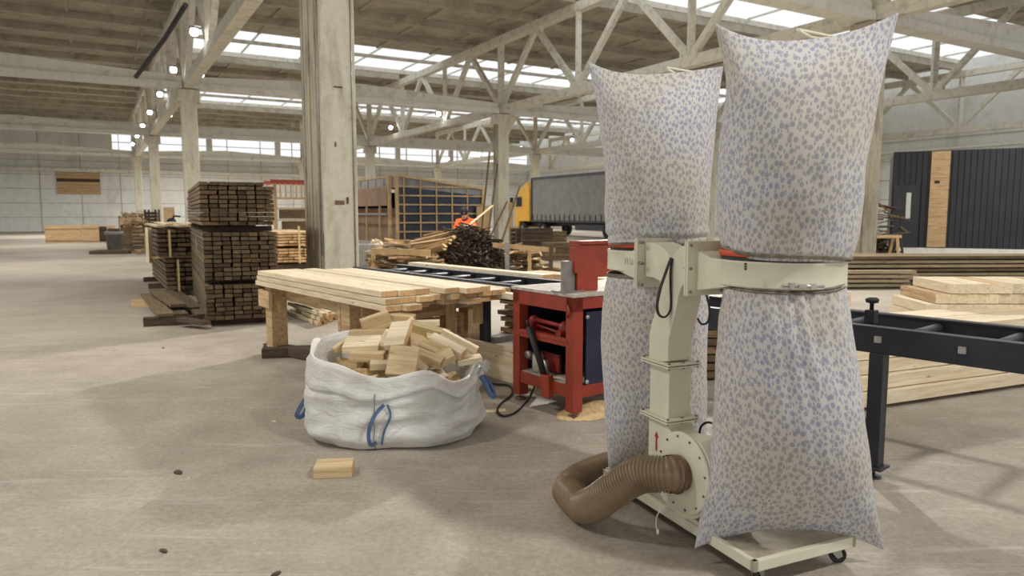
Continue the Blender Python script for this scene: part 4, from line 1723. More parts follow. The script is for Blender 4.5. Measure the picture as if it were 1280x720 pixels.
for i, (x0, x1, y, a) in enumerate(top):
    tplank(x0, x1, y, zz + .104, a, .145, tl_[i])

# ---------------------------------------------------------------- big woven bag
bc = G(497, 520)
yf = G(500, 563).y
bc.y = yf + .52
bc.x = ray(495, 500).x / ray(495, 500).y * bc.y
NT, = (96,)


def lerp_pts(pts, t):
    for i in range(len(pts) - 1):
        if t <= pts[i + 1][0]:
            a, b = pts[i], pts[i + 1]
            s = (t - a[0]) / (b[0] - a[0])
            s = s * s * (3 - 2 * s)
            return a[1] + (b[1] - a[1]) * s
    return pts[-1][1]


zl = A(398, 424, bc.y).z
zfr = A(515, 471, yf + .04).z
zri = A(604, 453, bc.y).z
zbk = A(440, 412, bc.y + .45).z
# angle: 0 right, 90 back, 180 left, 270 front
rim = [(0, zri), (50, zri - .04), (95, zbk - .16), (135, zbk + .0), (165, zl - .02), (185, zl + .01), (210, zl - .06), (238, zfr + .08), (272, zfr - .005), (300, zfr + .04), (322, zri - .05), (345, zri - .04), (360, zri)]
cuf = [(0, .03), (60, .08), (120, .1), (180, .13), (215, .19), (250, .17), (280, .13), (320, .10), (345, .06), (360, .03)]
rows = []
prof = [(0, .0, .93), (.012, .0, .985), (.03, .04, 1.03), (.2, .2, 1.06), (.4, .4, 1.05), (.6, .6, 1.04), (.8, .8, 1.03), (.95, .95, 1.015), (1.0, 1.0, 1.02)]
mb = MB()
bmv = mb.bm
RX, RY = .575, .52
grid = []


def shape(th, k, zz_, nz_=.03, ph=0):
    c, s = math.cos(th), math.sin(th)
    sq = (abs(c) ** 2.6 + abs(s) ** 2.6) ** (-1 / 2.6)
    q = Vector((c * 2.2, s * 2.2, zz_ * 6.5 + ph))
    d = noise.noise(q) * nz_ + noise.noise(q * 2.3) * nz_ * .5
    # horizontal creases
    d += .02 * math.sin(zz_ * 40 + 3.2 * math.sin(th * 2) + 3 * noise.noise(q * .7)) * max(0, .6 + noise.noise(q * 1.3))
    r = k + d
    return Vector((RX * r * c * sq, RY * r * s * sq, zz_))


NR = 34
for r in range(NR + 1):
    t = r / NR
    row = []
    for j in range(NT):
        th = 2 * math.pi * j / NT
        dg = math.degrees(th)
        zr = lerp_pts(rim, dg)
        zc = zr - lerp_pts(cuf, dg)
        zz_ = zc * t
        k = lerp_pts([(0, .93), (.04, 1.0), (.2, 1.06), (.5, 1.045), (.85, 1.02), (1.0, .985)], t)
        row.append(bmv.verts.new(shape(th, k, zz_, .05)))
    grid.append(row)
# cuff folded over: out, up to the rim, then down inside
for (a, k, nn) in ((-.012, 1.035, .02), (.02, 1.045, .02), (.2, 1.01, .02), (.5, .985, .02), (.8, .985, .022), (1.0, .975, .022), (1.0, .955, .022)):
    row = []
    for j in range(NT):
        th = 2 * math.pi * j / NT
        dg = math.degrees(th)
        zr = lerp_pts(rim, dg)
        cw = lerp_pts(cuf, dg)
        row.append(bmv.verts.new(shape(th, k, zr - cw + cw * a, nn, 3)))
    grid.append(row)
for (dz, k) in ((.06, .94), (.16, .92), (.3, .9)):
    row = []
    for j in range(NT):
        th = 2 * math.pi * j / NT
        zr = lerp_pts(rim, math.degrees(th))
        row.append(bmv.verts.new(shape(th, k, max(.06, zr - dz), .02, 3)))
    grid.append(row)
for a, b in zip(grid[:-1], grid[1:]):
    for j in range(NT):
        f = bmv.faces.new((a[j], a[(j + 1) % NT], b[(j + 1) % NT], b[j]))
        f.smooth = True
bmv.faces.new(grid[0][::-1])
bmv.faces.new(grid[-1])
BR = rad(-3)
bag = thing('bulk_bag', 'large white woven bulk bag full of wood offcuts on the floor', 'bulk bag', bc, BR)
bo = mb.build('bag_body', 'woven', bag, smooth=True)


def strap(pts, w_, mat, name, parent, th=.004):
    """flat webbing along pts (local)"""
    pts = smooth([Vector(p) for p in pts], 5)
    m = MB()
    rows_ = []
    for i, p in enumerate(pts):
        t = (pts[min(i + 1, len(pts) - 1)] - pts[max(i - 1, 0)]).normalized()
        s = t.cross(Vector((0, -1, 0)))
        if s.length < .2:
            s = Vector((1, 0, 0))
        s.normalize()
        nn = s.cross(t).normalized()
        rows_.append([m.bm.verts.new(p + s * a * w_ / 2 + nn * b * th / 2) for a, b in ((-1, -1), (1, -1), (1, 1), (-1, 1))])
    for a, b in zip(rows_[:-1], rows_[1:]):
        for q in range(4):
            m.bm.faces.new((a[q], a[(q + 1) % 4], b[(q + 1) % 4], b[q]))
    m.bm.faces.new(rows_[0][::-1])
    m.bm.faces.new(rows_[-1])
    return m.build(name, mat, parent)


BI = (Matrix.Translation(bc) @ Matrix.Rotation(BR, 4, 'Z')).inverted()


def bp(px, py, Y):
    return BI @ A(px, py, Y)


yb = bc.y
s1 = strap([bp(480, 506, yf - .035), bp(468, 520, yf - .06), bp(461, 540, yf - .075), bp(463, 556, yf - .07), bp(471, 553, yf - .06)], .024, 'blue_webbing', 'lifting_strap', bag)
s2 = strap([bp(484, 506, yf - .03), bp(488, 520, yf - .045), bp(480, 540, yf - .055), bp(477, 556, yf - .05)], .014, 'blue_webbing', 'lifting_strap', bag)
s3 = strap([bp(391, 478, yb - .1), bp(386, 492, yb - .14), bp(376, 508, yb - .18), bp(371, 520, yb - .18), bp(379, 519, yb - .16), bp(388, 500, yb - .1)], .03, 'blue_webbing', 'lifting_strap', bag)
s4 = strap([bp(600, 470, yb - .1), bp(606, 478, yb - .12), bp(611, 490, yb - .14), bp(618, 496, yb - .14), bp(612, 480, yb - .08), bp(604, 470, yb - .06)], .034, 'blue_webbing', 'lifting_strap', bag)
# front seam and frayed corner
m = MB()
sp = []
for i in range(24):
    t = i / 23
    zz_ = t * zfr
    th = rad(268)
    k = lerp_pts([(0, .93), (.04, 1.0), (.2, 1.06), (.5, 1.045), (.85, 1.02), (1.0, .985)], min(1, t * 1.25))
    p = shape(th, k, zz_, .03)
    sp.append(p + Vector((.0, -.008, 0)))
m.tube(sp[:19], .004, 6)
m.build('front_seam', 'grey_plastic', bag)
m = MB()
pf = bp(603, 458, yb - .04)
for q in range(60):
    d = Vector((R.gauss(.5, .6), R.gauss(-.1, .6), R.gauss(.1, .8))).normalized() * R.uniform(.03, .07)
    m.tube([pf, pf + d * .5 + Vector((0, 0, .004)), pf + d], .0016, 4, cap=False)
fr = m.build('frayed_edge', 'woven', bag)
fr['kind'] = 'stuff'

# blocks in the bag: px, py, depth, (l, w, t), rotation (x, y, z)
blk = [(453, 430, 5.05, (.25, .22, .05), (.18, -.03, .05), 'pine', 'white topped square block at the front left of the bag'),
       (498, 419, 5.0, (.15, .24, .05), (.62, -.1, -.22), 'pine', 'pale block tilted steeply at the middle of the bag heap'),
       (504, 452, 4.72, (.20, .21, .045), (.95, .05, -.10), 'offcut_wood', 'square knotty block standing upright at the front rim'),
       (482, 429, 5.12, (.07, .24, .1), (.35, .1, -.15), 'pine', 'narrow block between the white topped and the tilted block'),
       (470, 403, 5.45, (.22, .07, .12), (.1, -.3, .35), 'offcut_wood', 'block lying highest at the back left of the heap'),
       (497, 398, 5.55, (.26, .12, .08), (.1, .12, -.1), 'offcut_wood', 'long block at the very back of the heap'),
       (536, 414, 5.25, (.3, .08, .075), (.25, .24, -.15), 'weathered_light', 'long greenish block sloping down at the back right'),
       (530, 404, 5.45, (.24, .1, .04), (.0, -.02, .1), 'pine', 'thin pale block behind the greenish one'),
       (512, 405, 5.4, (.1, .07, .05), (.2, -.7, .2), 'pine', 'small pale chunk beside the greenish block'),
       (521, 433, 5.0, (.12, .2, .05), (.7, .35, .5), 'offcut_wood', 'block leaning behind the upright knotty block'),
       (543, 438, 4.98, (.22, .09, .06), (.4, .35, -.35), 'offcut_wood', 'block wedged right of the heap middle'),
       (559, 433, 5.0, (.27, .08, .07), (.35, .38, -.35), 'pine', 'long pale block sloping toward the right rim'),
       (573, 431, 5.15, (.3, .03, .12), (.2, .42, -.3), 'pine', 'thin edge-on board at the right rim'),
       (554, 447, 4.88, (.15, .12, .05), (.5, -.45, .2), 'offcut_wood', 'triangular looking block end near the right front rim'),
       (586, 450, 4.98, (.18, .1, .04), (.1, -.12, .25), 'pine', 'pale flat piece on the right rim of the bag'),
       (460, 445, 4.92, (.24, .1, .06), (.1, .02, -.05), 'offcut_wood', 'block under the white topped one'),
       (474, 456, 4.85, (.12, .08, .05), (.2, .0, .1), 'pine', 'short block near the front rim below the heap'),
       (537, 448, 4.85, (.2, .07, .07), (.4, .3, -.3), 'offcut_wood', 'brownish block low at the right front'),
       (523, 452, 4.85, (.14, .1, .05), (.3, .6, .3), 'pine', 'block half buried right of the upright block'),
       (429, 431, 5.15, (.16, .05, .05), (0, -.5, .6), 'offcut_wood', 'thin stick-like block along the left rim'),
       (463, 416, 5.4, (.3, .08, .05), (.0, -.02, .0), 'offcut_wood', 'brown block behind the white topped one'),
       (497, 440, 4.98, (.12, .1, .05), (.5, .1, .3), 'offcut_wood', 'block buried under the tilted pale block'),
       (514, 424, 5.2, (.12, .12, .06), (.2, .1, .7), 'offcut_wood', 'brown block behind the tilted pale block'),
       (550, 424, 5.2, (.2, .1, .06), (.3, .1, .2), 'offcut_wood', 'shaded block under the greenish block'),
       (440, 418, 5.5, (.12, .06, .05), (.1, -.1, .5), 'pine', 'small block at the back left rim')]
wood('weathered_light', (186, 168, 120), (150, 130, 86), .75, .1)
for (px, py, Y, d, rt, mt, lb) in blk:
    p = A(px, py, Y)
    plank('wood_offcut', *d, mt, 'pine_end', p, rt, lb + '', 'offcut', 'wood offcuts filling the bulk bag', bev=.003)
for i in range(34):
    th = R.uniform(0, 6.28)
    rr = math.sqrt(R.random()) * .75
    p = bc + Vector((RX * rr * math.cos(th), RY * rr * math.sin(th), 0))
    hb = .50 - .1 * (rr ** 2)
    back = (p.y - bc.y) * .14
    p.z = hb + back - R.uniform(.06, .13)
    plank('wood_offcut', R.choice((.2, .24)), R.choice((.08, .12)), .05, R.choice(('offcut_wood', 'pine')), 'pine_end', p, (R.uniform(-.5, .5), R.uniform(-.4, .4), R.uniform(0, 3.1)),
          'offcut buried in the lower layer of the heap inside the bulk bag', 'offcut', 'buried offcuts in the bulk bag', bev=.003)

# ---------------------------------------------------------------- block and bits on the floor
p = (G(393, 598) + G(444, 594)) / 2
fbz = .065
plank('floor_block', .215, .16, fbz, 'offcut_wood', 'pine_end', Vector((G(418, 592).x + .0, G(418, 592).y, fbz / 2)), (0, 0, .12), 'single square offcut lying on the floor before the bulk bag', 'offcut', None, bev=.004)
plank('splinter', .3, .028, .014, 'pine', 'pine_end', G(608, 514, .008), (0, 0, .28), 'thin pale splinter on the floor right of the bulk bag', 'splinter')
for (x, y, s, lb) in ((223, 591, .045, 'dark brown bark crumb on the open floor'), (205, 689, .03, 'small dark chip near the front of the open floor'), (236, 598, .016, 'tiny pale chip beside the bark crumb'),
                      (343, 527, .022, 'small tan chip left of the bulk bag'), (204, 435, .03, 'small chip on the floor before the tall stack'), (345, 718, .03, 'dark chip at the frame bottom')):
    m = MB()
    m.lathe([(0, 0), (s, 0), (s * .8, s * .18), (s * .3, s * .3), (0, s * .3)], 9, M=Matrix.Rotation(R.random() * 3, 4, 'Z') @ Matrix.Scale(.5, 4, (0, 1, 0)))
    for v in m.bm.verts:
        v.co.x *= 1 + .4 * noise.noise(v.co * 60)
    tag(m.build('floor_chip', 'pine' if 'pale' in lb or 'tan' in lb else 'dark_timber', loc=G(x, y)), lb, 'chip')

# ---------------------------------------------------------------- squared lumber on the right
la, lb_ = G(1100, 512), G(1180, 500)
ld = (lb_ - la).normalized()
ln = Vector((-ld.y, ld.x, 0))
LR = math.atan2(ld.y, ld.x)
for lay in range(5):
    off = (0, .05, .12, .14, .18)[lay]
    for k in range(4):
        L = 3.4
        c = la + ld * (1.2 + R.uniform(-.05, .05) + .2 * (lay % 2)) + ln * (off + .09 + k * .19) + Vector((0, 0, .035 + .052 + lay * .108))
        plank('squared_beam', L, .18, .1, 'pine', 'pine_end', c, (0, 0, LR + R.uniform(-.006, .006)), 'pale squared beam in the low stack behind the conveyor leg', 'beam', 'squared beams stacked behind the conveyor leg')
for q in range(3):
    plank_pp('bearer', la + ld * (q * 1.2) + ln * .05 + Vector((0, 0, .017)), la + ld * (q * 1.2) + ln * .8 + Vector((0, 0, .017)), .09, .033, 'dark_timber', 'dark_timber', 'thin %s bearer under the squared beams' % ('first', 'second', 'third')[q], 'beam')
# stepped stack of block ends at the right
sb0 = G(1152, 470) + Vector((.34, .5, 0))
for lay in range(8):
    z = .05 + lay * .102
    step = 0 if lay < 6 else (.1, .22)[lay - 6]
    for k in range(6):
        x = step + k * .205
        c = sb0 + Vector((x + .1, .42 - .2 * (lay % 2) * .1, z))
        plank('beam_end', .85, .195, .095, 'pine' if (lay + k) % 3 else 'timber', 'pine', c, (0, 0, math.pi / 2 - .12), 'pale thick beam in the stepped stack at the right edge of the hall view', 'beam', 'thick beams in the stepped stack')
# short pale pack seen just right of the cloth bag
sp0 = G(1060, 432) + Vector((-.1, .5, 0))
for lay in range(7):
    for k in range(2):
        plank('short_board', .6, .2, .075, 'pine', 'pine_end', sp0 + Vector((.0, k * .22, .045 + lay * .082)), (0, 0, R.uniform(-.03, .03)), 'short pale board in the small pack right behind the cloth bag', 'board', 'short boards in the small pack behind the bag')
# ================================================================ dust collector
DF = G(943, 703, .13)
DF.z = 0
aU = rad(-24)
cu = Vector((math.sin(aU), math.cos(aU), 0))        # along the tray, away
cvv = Vector((math.cos(aU), -math.sin(aU), 0))      # across the tray, right and away
DROT = math.atan2(cvv.y, cvv.x)
DM = Matrix.Translation(DF) @ Matrix.Rotation(DROT, 4, 'Z')
DI = DM.inverted()
dc = thing('dust_collector', 'cream two bag dust collector on castors with printed cloth bags and brown hose', 'dust collector', DF, DROT)
TW, TL = .56, 1.16


def DL(px, py):
    """pixel on the collector's front plane -> local (y, z)"""
    p = DI @ onp(px, py, DF, cvv)
    return p.y, p.z


# ---- tray with folded rim
m = MB()
m.box((TW / 2, TL / 2, .112), (TW, TL, .006), mat='dusty_tray')
for c, d in (((TW / 2, .012, .108), (TW, .024, .046)), ((TW / 2, TL - .012, .108), (TW, .024, .046)), ((.012, TL / 2, .108), (.024, TL, .046)), ((TW - .012, TL / 2, .108), (.024, TL, .046))):
    m.box(c, d, mat='cream_paint')
m.build('base_tray', parent=dc, bevel=.003)
for (x, y, a) in ((.06, .05, .5), (.5, .07, -.6), (.06, TL - .06, .3), (.5, TL - .06, .9)):
    m = MB()
    Mx = Matrix.Translation((x, y, 0)) @ Matrix.Rotation(a, 4, 'Z')
    m.box((0, 0, .082), (.06, .05, .006), M=Mx)
    for s in (-1, 1):
        m.prism([(-.028, .08), (.028, .08), (.04, .035), (.02, .022), (.008, .035)], s * .018 - .002, s * .018 + .002, M=Mx)
    m.tube([(0.022, -.022, .036), (.022, .022, .036)], .006, 8)
    cs = m.build('caster', 'zinc', dc, loc=None)
    m = MB()
    m.lathe([(0, -.015), (.012, -.015), (.014, -.009), (.026, -.009), (.029, -.013), (.036, -.009), (.036, .009), (.029, .013), (.026, .009), (.014, .009), (.012, .015), (0, .015)], 24, M=Mx @ Matrix.Translation((.022, 0, .036)) @ Matrix.Rotation(math.pi / 2, 4, 'X'))
    m.build('caster_wheel', 'black_rubber', cs)

# ---- blower housing (scroll) on the tray
by, bz = .45, .345
poly = []
for k in range(31):
    a = 62 - 242 * k / 30
    r = .192 + .092 * max(0, (k - 12) / 18) ** 1.4
    poly.append((-(r * math.cos(rad(a))) + by, bz + r * math.sin(rad(a))))
y0d, y1d = .735, .585
z520 = DL(823, 521)[1]
z452 = DL(823, 453)[1]
poly.append((y0d, z520))
poly.append((y1d, z520))
poly.append((y1d - .01, z520 - .03))
poly.append((y1d - .05, z520 - .06))
# local YZ polygon extruded along X: use a matrix that sends (x,y,z)->(y',..)
MX = Matrix(((0, 1, 0, 0), (1, 0, 0, 0), (0, 0, 1, 0), (0, 0, 0, 1)))
m = MB()
m.prism([(p[0], max(p[1], .118)) for p in poly], .0, .135, M=MX)
m.build('blower_housing', 'cream_paint', dc, bevel=.006)
MF = Matrix.Translation((0, by, bz)) @ Matrix.Rotation(-math.pi / 2, 4, 'Y')
m = MB()
m.lathe([(.07, .0), (.180, .0), (.184, .004), (.184, .012), (.177, .016), (.07, .018)], 48, M=MF)
cp = m.build('inlet_cover', 'cream_paint', dc)
m = MB()
for k in range(12):
    a = k * math.pi / 6 + .2
    m.lathe([(0, .022), (.0055, .021), (.0055, .014)], 8, M=MF @ Matrix.Translation(((.164) * math.cos(a), (.164) * math.sin(a), 0)))
m.build('cover_screws', 'rust', cp)
m = MB()
m.lathe([(.076, .0), (.078, .05), (.088, .052), (.088, .06), (.074, .06), (.07, .0)], 32, M=MF)
m.build('inlet_collar', 'rust', cp)
m = MB()
m.box((-.003, .665, DL(815, 551)[1]), (.003, .007, .07))
m.prism([(.650, DL(815, 551)[1] + .03), (.680, DL(815, 551)[1] + .03), (.665, DL(815, 551)[1] + .055)], -.004, -.001, M=MX)
m.build('red_arrow', 'mark_red', cp)
# motor behind the housing
m = MB()
m.lathe([(0, .13), (.1, .13), (.1, .3), (.09, .36), (0, .37)], 24, M=Matrix.Translation((0, by + .05, bz)) @ Matrix.Rotation(math.pi / 2, 4, 'Y'))
for k in range(14):
    a = k * math.pi / 7
    m.box((.22, by + .05 + .1 * math.cos(a), bz + .1 * math.sin(a)), (.16, .01, .01), rot=(a, 0, 0))
m.box((.25, by + .05, .17), (.14, .16, .11))
m.build('motor', 'dark_steel', dc)
m = MB()
m.tube(smooth([DI @ A(x, y, 3.45) for x, y in ((874, 548), (876, 534), (884, 528), (894, 531), (902, 540))]), .006, 8)
m.build('motor_cable', 'cable_black', dc)
# pedestal under the housing
m = MB()
m.box((.07, by, .13), (.12, .28, .04))
m.box((.065, by - .13, .17), (.1, .05, .1))
m.build('housing_foot', 'cream_paint', dc, bevel=.003)

# ---- vertical duct and forked manifold
m = MB()
m.box((.067, (y0d + y1d) / 2, (z520 + z452) / 2), (.125, y0d - y1d, z452 - z520))
m.build('lower_duct', 'cream_paint', dc, bevel=.003)
for z in (z520, z452):
    m = MB()
    for q in (-1, 1):
        m.box((.065, (y0d + y1d) / 2, z + q * .006), (.185, y0d - y1d + .07, .008))
    fgl = m.build('duct_flange', 'cream_paint', dc, bevel=.002)
    m = MB()
    for x in (-.015, .065, .145):
        for y in (y1d - .024, y0d + .024):
            m.lathe([(0, -.016), (.006, -.016), (.006, .016), (0, .016)], 8, M=Matrix.Translation((x, y, z)))
    m.build('flange_bolts', 'rust', fgl)
pix = [(811, 452), (811, 436), (811.5, 420), (814, 405), (818, 392), (824, 375), (827, 360), (824, 351), (816, 347), (806, 346), (806, 303), (814, 303), (822, 306), (829, 311), (835, 317), (839, 324),
       (843, 317), (848, 311), (855, 306), (866, 303), (866, 352), (860, 352), (855, 354), (851, 360), (848, 370), (846, 382), (843, 395), (839, 410), (836, 424), (835, 438), (835, 452)]
m = MB()
m.prism([DL(*p) for p in pix], .0, .13, M=MX)
m.build('forked_manifold', 'cream_paint', dc, bevel=.004)
NR_ = Vector((.235, .16, 0))
FR_ = Vector((.24, 1.04, 0))
RD = .25
ZD0, ZD1 = 1.212, 1.315
yl = DL(806, 320)[0]
yr = DL(866, 320)[0]
for (y, s, xx) in ((yl, 1, .0), (yr, -1, .0)):
    m = MB()
    for q in (0, 1):
        m.box((.055, y + s * (.005 + q * .014), 1.265), (.2, .011, .235))
    f_ = m.build('side_flange', 'cream_paint', dc, bevel=.002)
    m = MB()
    for z in (1.165, 1.265, 1.365):
        for x in (-.03, .14):
            m.lathe([(0, -.016), (.007, -.016), (.007, .03), (0, .03)], 8, M=Matrix.Translation((x, y, z)) @ Matrix.Rotation(math.pi / 2, 4, 'X'))
    m.build('flange_bolts', 'grey_steel', f_)
# inlets that run tangentially into the two rings
for (c, y, s) in ((NR_, yr, -1), (FR_, yl, 1)):
    y2 = c.y + (-s) * .0
    m = MB()
    m.prism([(y + s * .02, 1.17), (y2, ZD0), (y2, ZD1), (y + s * .12, ZD1), (y + s * .02, 1.345)], .0, .12, M=MX)
    m.build('ring_inlet', 'cream_paint', dc, bevel=.003)
    m = MB()
    Mc_ = Matrix.Translation(c)
    m.lathe([(RD, ZD0), (RD + .004, ZD0 + .004), (RD + .001, ZD0 + .01), (RD + .001, ZD1 - .01), (RD + .004, ZD1 - .004), (RD, ZD1), (RD - .006, ZD1), (RD - .006, ZD0)], 64, M=Mc_)
    ring = m.build('bag_ring', 'cream_paint', dc)
    m = MB()
    m.lathe([(RD - .012, ZD1 - .01), (RD - .012, ZD1 + .06), (RD - .02, ZD1 + .06), (RD - .02, ZD1 - .01)], 64, M=Mc_)
    m.build('dark_collar', 'black_rubber', ring)
    m = MB()
    m.lathe([(RD - .010, ZD1 + .014), (RD - .004, ZD1 + .017), (RD - .004, ZD1 + .037), (RD - .010, ZD1 + .04)], 64, M=Mc_)
    m.build('orange_band', 'orange_band', ring)
# pencilled scribble and slot marks on the rings
m = MB()
for i in range(4):
    y = DL(776 + i * 6, 325)[0]
    m.box((-.0015, y, 1.265), (.001, .003, .03))
    m.box((-.0015, y - .01, 1.265 + (.012 if i % 2 else -.01)), (.001, .02, .003))
    m.box((-.0015, y - .02, 1.262), (.001, .003, .026))
m.build('pencil_marks', 'mark_grey', dc)

# ---- hanging black rubber loops
def loop(pp_, Y, name='rubber_strap'):
    pts = smooth([DI @ A(x, y, Y) for x, y in pp_], 6)
    m = MB()
    m.tube(pts, .0095, 8, flat=(1, .5))
    return m.build(name, 'black_rubber', dc)


Yf = (DM @ Vector((-.012, .6, 1.2))).y
loop([(839, 322), (832, 341), (825, 362), (821.5, 380), (823, 392), (829, 396.5), (835, 393), (838.5, 382), (838, 360), (838, 340), (840.5, 323)], Yf - .02)
Yr = (DM @ Vector((.05, .44, 1.1))).y
loop([(874, 358), (880, 362), (885, 376), (887, 392), (884, 403), (877, 405), (872, 398)], Yr)

# ---- cloth bags


def interp(arr, t):
    n = len(arr) - 1
    x = min(max(t, 0), 1) * n
    i = min(int(x), n - 1)
    f = x - i
    p = [arr[max(i - 1, 0)], arr[i], arr[i + 1], arr[min(i + 2, n)]]
    return .5 * ((2 * p[1]) + (p[2] - p[0]) * f + (2 * p[0] - 5 * p[1] + 4 * p[2] - p[3]) * f * f + (3 * p[1] - p[0] - 3 * p[2] + p[3]) * f ** 3)


def cloth_bag(center, Lp, Rp, My, B, label, nrow=64, nth=96, folds=None, seed=0, yaw=0, ripple=.006, pleat=None, hem=None):
    Cw = DM @ center
    vd = Vector((Cw.x, Cw.y, 0)).normalized()
    nL = len(Lp)
    vds = [Matrix.Rotation(yaw * i / (nL - 1), 3, 'Z') @ vd for i in range(nL)]
    Ls = [onp(x, y, Cw, vds[i]) for i, (x, y) in enumerate(Lp)]
    Rs = [onp(x, y, Cw, vds[i]) for i, (x, y) in enumerate(Rp)]
    Ms = [onp(640 + (Lp[i][0] + Rp[i][0]) / 2 - 640, My[i], Cw, vd).z for i in range(len(My))]
    m = MB()
    rows_ = []
    uvs = []
    for r in range(nrow + 1):
        t = r / nrow
        Lq, Rq, zm, b = interp(Ls, t), interp(Rs, t), interp(Ms, t), max(.004, interp(B, t))
        half = (Rq - Lq).length / 2
        vd = interp(vds, t).normalized()
        row, uvr = [], []
        for j in range(nth):
            th = 2 * math.pi * j / nth
            c, s = math.cos(th), math.sin(th)
            sh = b / max(half, .01)
            pe = 1.0 + .35 * max(0, 1 - sh) ** 3
            lat = (c + 1) / 2
            p = Lq.lerp(Rq, lat)
            ze = Lq.z + (Rq.z - Lq.z) * lat
            p.z = zm + (ze - zm) * abs(c) ** 2.3 if abs(c) > 1e-6 else zm
            d = math.copysign(abs(s) ** pe, s) * b
            q = Vector((c * 2 + seed, s * 2, p.z * 3.2))
            fall = min(1, b / .12)
            off = ripple * noise.noise(q) * fall + ripple * .6 * noise.noise(q * 2.6) * fall
            if folds:
                off += folds(t, th, p.z) * fall
            if pleat:
                off += pleat(t, th) * fall
            nrm_ = (Vector((vd.y, -vd.x, 0)) * c * (b / max(half, .01)) + (vd * s)).normalized() if b > .01 else vd
            p = p + vd * d + nrm_ * off
            row.append(m.bm.verts.new(DI @ p))
            uvr.append((j / nth * 1.9 + seed * .37, p.z + seed * .21))
        rows_.append(row)
        uvs.append(uvr)
    lay = m.bm.loops.layers.uv.new('UVMap')
    for r in range(nrow):
        for j in range(nth):
            j2 = (j + 1) % nth
            f = m.bm.faces.new((rows_[r][j], rows_[r][j2], rows_[r + 1][j2], rows_[r + 1][j]))
            f.smooth = True
            uu = [uvs[r][j], uvs[r][j2], uvs[r + 1][j2], uvs[r + 1][j]]
            if j2 == 0:
                uu[1] = (uvs[r][0][0] + 1.9, uu[1][1])
                uu[2] = (uvs[r + 1][0][0] + 1.9, uu[2][1])
            for lp, w_ in zip(f.loops, uu):
                lp[lay].uv = w_
    # close the sewn end
    for j in range(1, nth // 2):
        a, b_ = rows_[-1][j], rows_[-1][nth - j]
        a2, b2 = rows_[-1][j + 1] if j + 1 <= nth // 2 else None, rows_[-1][nth - j - 1]
        try:
            if j == 1:
                m.bm.faces.new((rows_[-1][0], a, b_))
            if j + 1 == nth // 2:
                m.bm.faces.new((a, rows_[-1][nth // 2], b_))
            else:
                m.bm.faces.new((a, a2, b2, b_))
        except ValueError:
            pass
    rows_co = [[v.co.copy() for v in rr_] for rr_ in rows_]
    o = m.build('cloth_bag', 'bag', dc, smooth=True)
    o['label'] = label
    # seam piping round the sewn end
    sm = MB()
    pts = [rows_[-1][j].co.copy() if False else None for j in ()]
    return o, rows_co


def top_folds(t, th, z):
    if t > .3:
        return 0
    k = (1 - t / .3)
    return k * (.016 * math.sin(t * 62 + 1.3 * math.cos(th) + .6 * math.sin(th * 3)) + .012 * math.sin(t * 105 - 2 * math.cos(th + .4)))


nb, nbr = cloth_bag(NR_, [(906, 311), (900, 303), (897, 285), (896, 255), (899, 205), (903, 150), (905, 95), (893, 28)], [(1058, 329), (1065, 319), (1071, 299), (1077, 262), (1084, 208), (1094, 148), (1104, 96), (1124, 15)],
                  [322, 310, 291, 258, 206, 152, 100, 50], [.256, .264, .275, .30, .315, .285, .205, .008], 'large inflated printed bag above the near ring', seed=1.0, ripple=.010)
fb_, fbr = cloth_bag(FR_, [(765, 306), (760, 300), (755, 268), (757, 220), (752, 175), (746, 130), (735, 76)], [(874, 304), (884, 296), (887, 262), (889, 222), (893, 178), (897, 132), (904, 83)],
                   [303, 297, 262, 218, 174, 132, 93], [.252, .265, .29, .30, .27, .19, .008], 'inflated printed bag with creases above the far ring', seed=4.0, folds=top_folds, ripple=.008)


def lower_pleat(t, th):
    # gathers below the clamp at the front
    g = math.exp(-((th - 4.95) / .35) ** 2)
    return -g * (.018 * math.exp(-t * 3)) * (1 + .8 * math.sin(th * 26)) + .004 * math.sin(th * 9 + 1) * (1 - t)


ln_, lnr = cloth_bag(NR_, [(904, 352), (897, 400), (895, 450), (893, 505), (888, 560), (880, 620), (874, 655), (868, 686)], [(1056, 352), (1063, 400), (1071, 450), (1078, 505), (1085, 560), (1092, 620), (1098, 655), (1105, 688)],
                   [356, 403, 452, 503, 553, 606, 638, 664], [.253, .285, .29, .285, .25, .17, .09, .008], 'long printed collecting bag hanging below the near ring', seed=7.0, pleat=lower_pleat, ripple=.008, yaw=rad(20))
lf_, lfr = cloth_bag(FR_, [(760, 341), (753, 385), (752, 430), (754, 480), (757, 530), (761, 575), (758, 600)], [(888, 340), (886, 385), (885, 430), (884, 480), (883, 530), (882, 560), (884, 596)],
                   [341, 386, 430, 478, 525, 562, 581], [.253, .28, .28, .27, .23, .14, .008], 'long printed collecting bag hanging below the far ring', seed=11.0, ripple=.008)

# clamps: dusty bands that follow the cloth, and a buckle
for (rw, ks, nm, r_) in ((nbr, (5, 6), 'upper_clamp', .006), (lnr, (0, 1), 'lower_clamp', .005), (fbr, (5,), 'upper_clamp', .005), (lfr, (0, 1), 'lower_clamp', .004)):
    m = MB()
    for k in ks:
        pts = [Vector(p) for p in rw[k]]
        cx_ = sum((p for p in pts), Vector()) / len(pts)
        pts = [cx_ + (p - cx_) * 1.012 for p in pts]
        pts.append(pts[0].copy())
        m.tube(pts, r_, 6, cap=False)
    m.build(nm, 'clamp_band', dc)
m = MB()
ptb = [DI @ A(x, 357 + (x % 3) * .5, (DM @ NR_).y - .262 + abs(x - 1003) * .0009) for x in (978, 990, 1003, 1016, 1030)]
m.tube(ptb, .006, 8)
for q in (ptb[1], ptb[3]):
    m.box(q, (.02, .016, .022), rot=(0, 0, -DROT))
m.box(ptb[2], (.03, .014, .012), rot=(0, 0, -DROT))
m.build('clamp_buckle', 'zinc', dc)
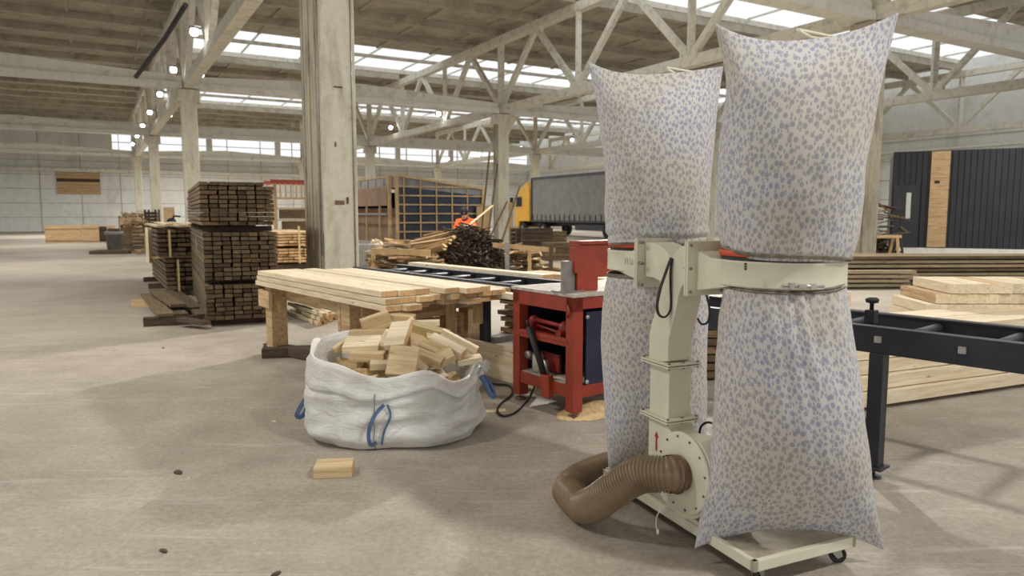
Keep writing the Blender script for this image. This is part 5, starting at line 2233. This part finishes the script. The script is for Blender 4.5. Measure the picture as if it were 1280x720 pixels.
# slot on the near ring
m = MB()
for dz in (0, .012, .024):
    q = DI @ A(932, 330 + dz * 260, (DM @ NR_).y - .215)
    m.box(q, (.006, .008, .008), rot=(0, 0, 0))
m.build('slot_mark', 'cable_black', dc)

# ---- hanger poles with wire arms above the bags
for (c, px, py, Yc) in ((NR_, 1000, 43, 3.0), (FR_, 832, 89, 3.8)):
    zt2 = A(px, py, Yc).z
    m = MB()
    m.tube([(c.x + .29, c.y, ZD0), (c.x + .31, c.y, 1.7), (c.x + .31, c.y, zt2)], .009, 8)
    pl = m.build('hanger_pole', 'cream_paint', dc)
    m = MB()
    m.tube([(c.x + .31, c.y, zt2 - .0), (c.x + .06, c.y + .02, zt2 + .02), (c.x + .04, c.y - .02, zt2 + .0), (c.x + .08, c.y - .03, zt2 - .02), (c.x + .31, c.y, zt2 - .015)], .006, 8)
    m.build('wire_arm', 'cream_paint', pl)

# ---- corrugated suction hose
hp = [DM @ Vector((-.035, by, bz)), DM @ Vector((-.10, by + .005, bz + .005)), A(800, 594, 3.14), A(768, 612, 3.20), A(745, 628, 3.27), A(726, 634, 3.38), A(713, 626, 3.52), G(711, 612, .088), G(722, 600, .088), G(742, 590, .088), G(768, 582, .088), G(800, 578, .088)]
raw = smooth(hp, 24)
# resample evenly
cum = [0]
for a, b in zip(raw[:-1], raw[1:]):
    cum.append(cum[-1] + (b - a).length)
tot_ = cum[-1]
NSEG = int(tot_ / .0036)
pts, j = [], 0
for i in range(NSEG + 1):
    d = tot_ * i / NSEG
    while j < len(cum) - 2 and cum[j + 1] < d:
        j += 1
    f = (d - cum[j]) / max(1e-9, cum[j + 1] - cum[j])
    p = raw[j].lerp(raw[j + 1], f)
    p.z = max(p.z, .088)
    pts.append(DI @ p)
rs = [.0765 + .0062 * math.sin(i * 2 * math.pi / 4.0) for i in range(NSEG + 1)]
m = MB()
m.tube(pts, rs, 40, cap=False)
hs_ = m.build('suction_hose', 'hose_plastic', dc, smooth=True)
m = MB()
m.tube([DI @ hp[0] , DI @ (hp[0] + (hp[1] - hp[0]) * .8)], .0835, 32, cap=False)
m.build('hose_clamp', 'rust', hs_)

# little cord with plug under the tray
m = MB()
m.tube(smooth([DI @ A(x, y, 3.12) for x, y in ((826, 636), (821, 646), (820, 656), (822, 664))]), .0025, 6)
m.tube([DI @ A(822, 662, 3.12), DI @ A(822.5, 667, 3.12)], .007, 8)
m.build('cord_end', 'white_plastic', dc)
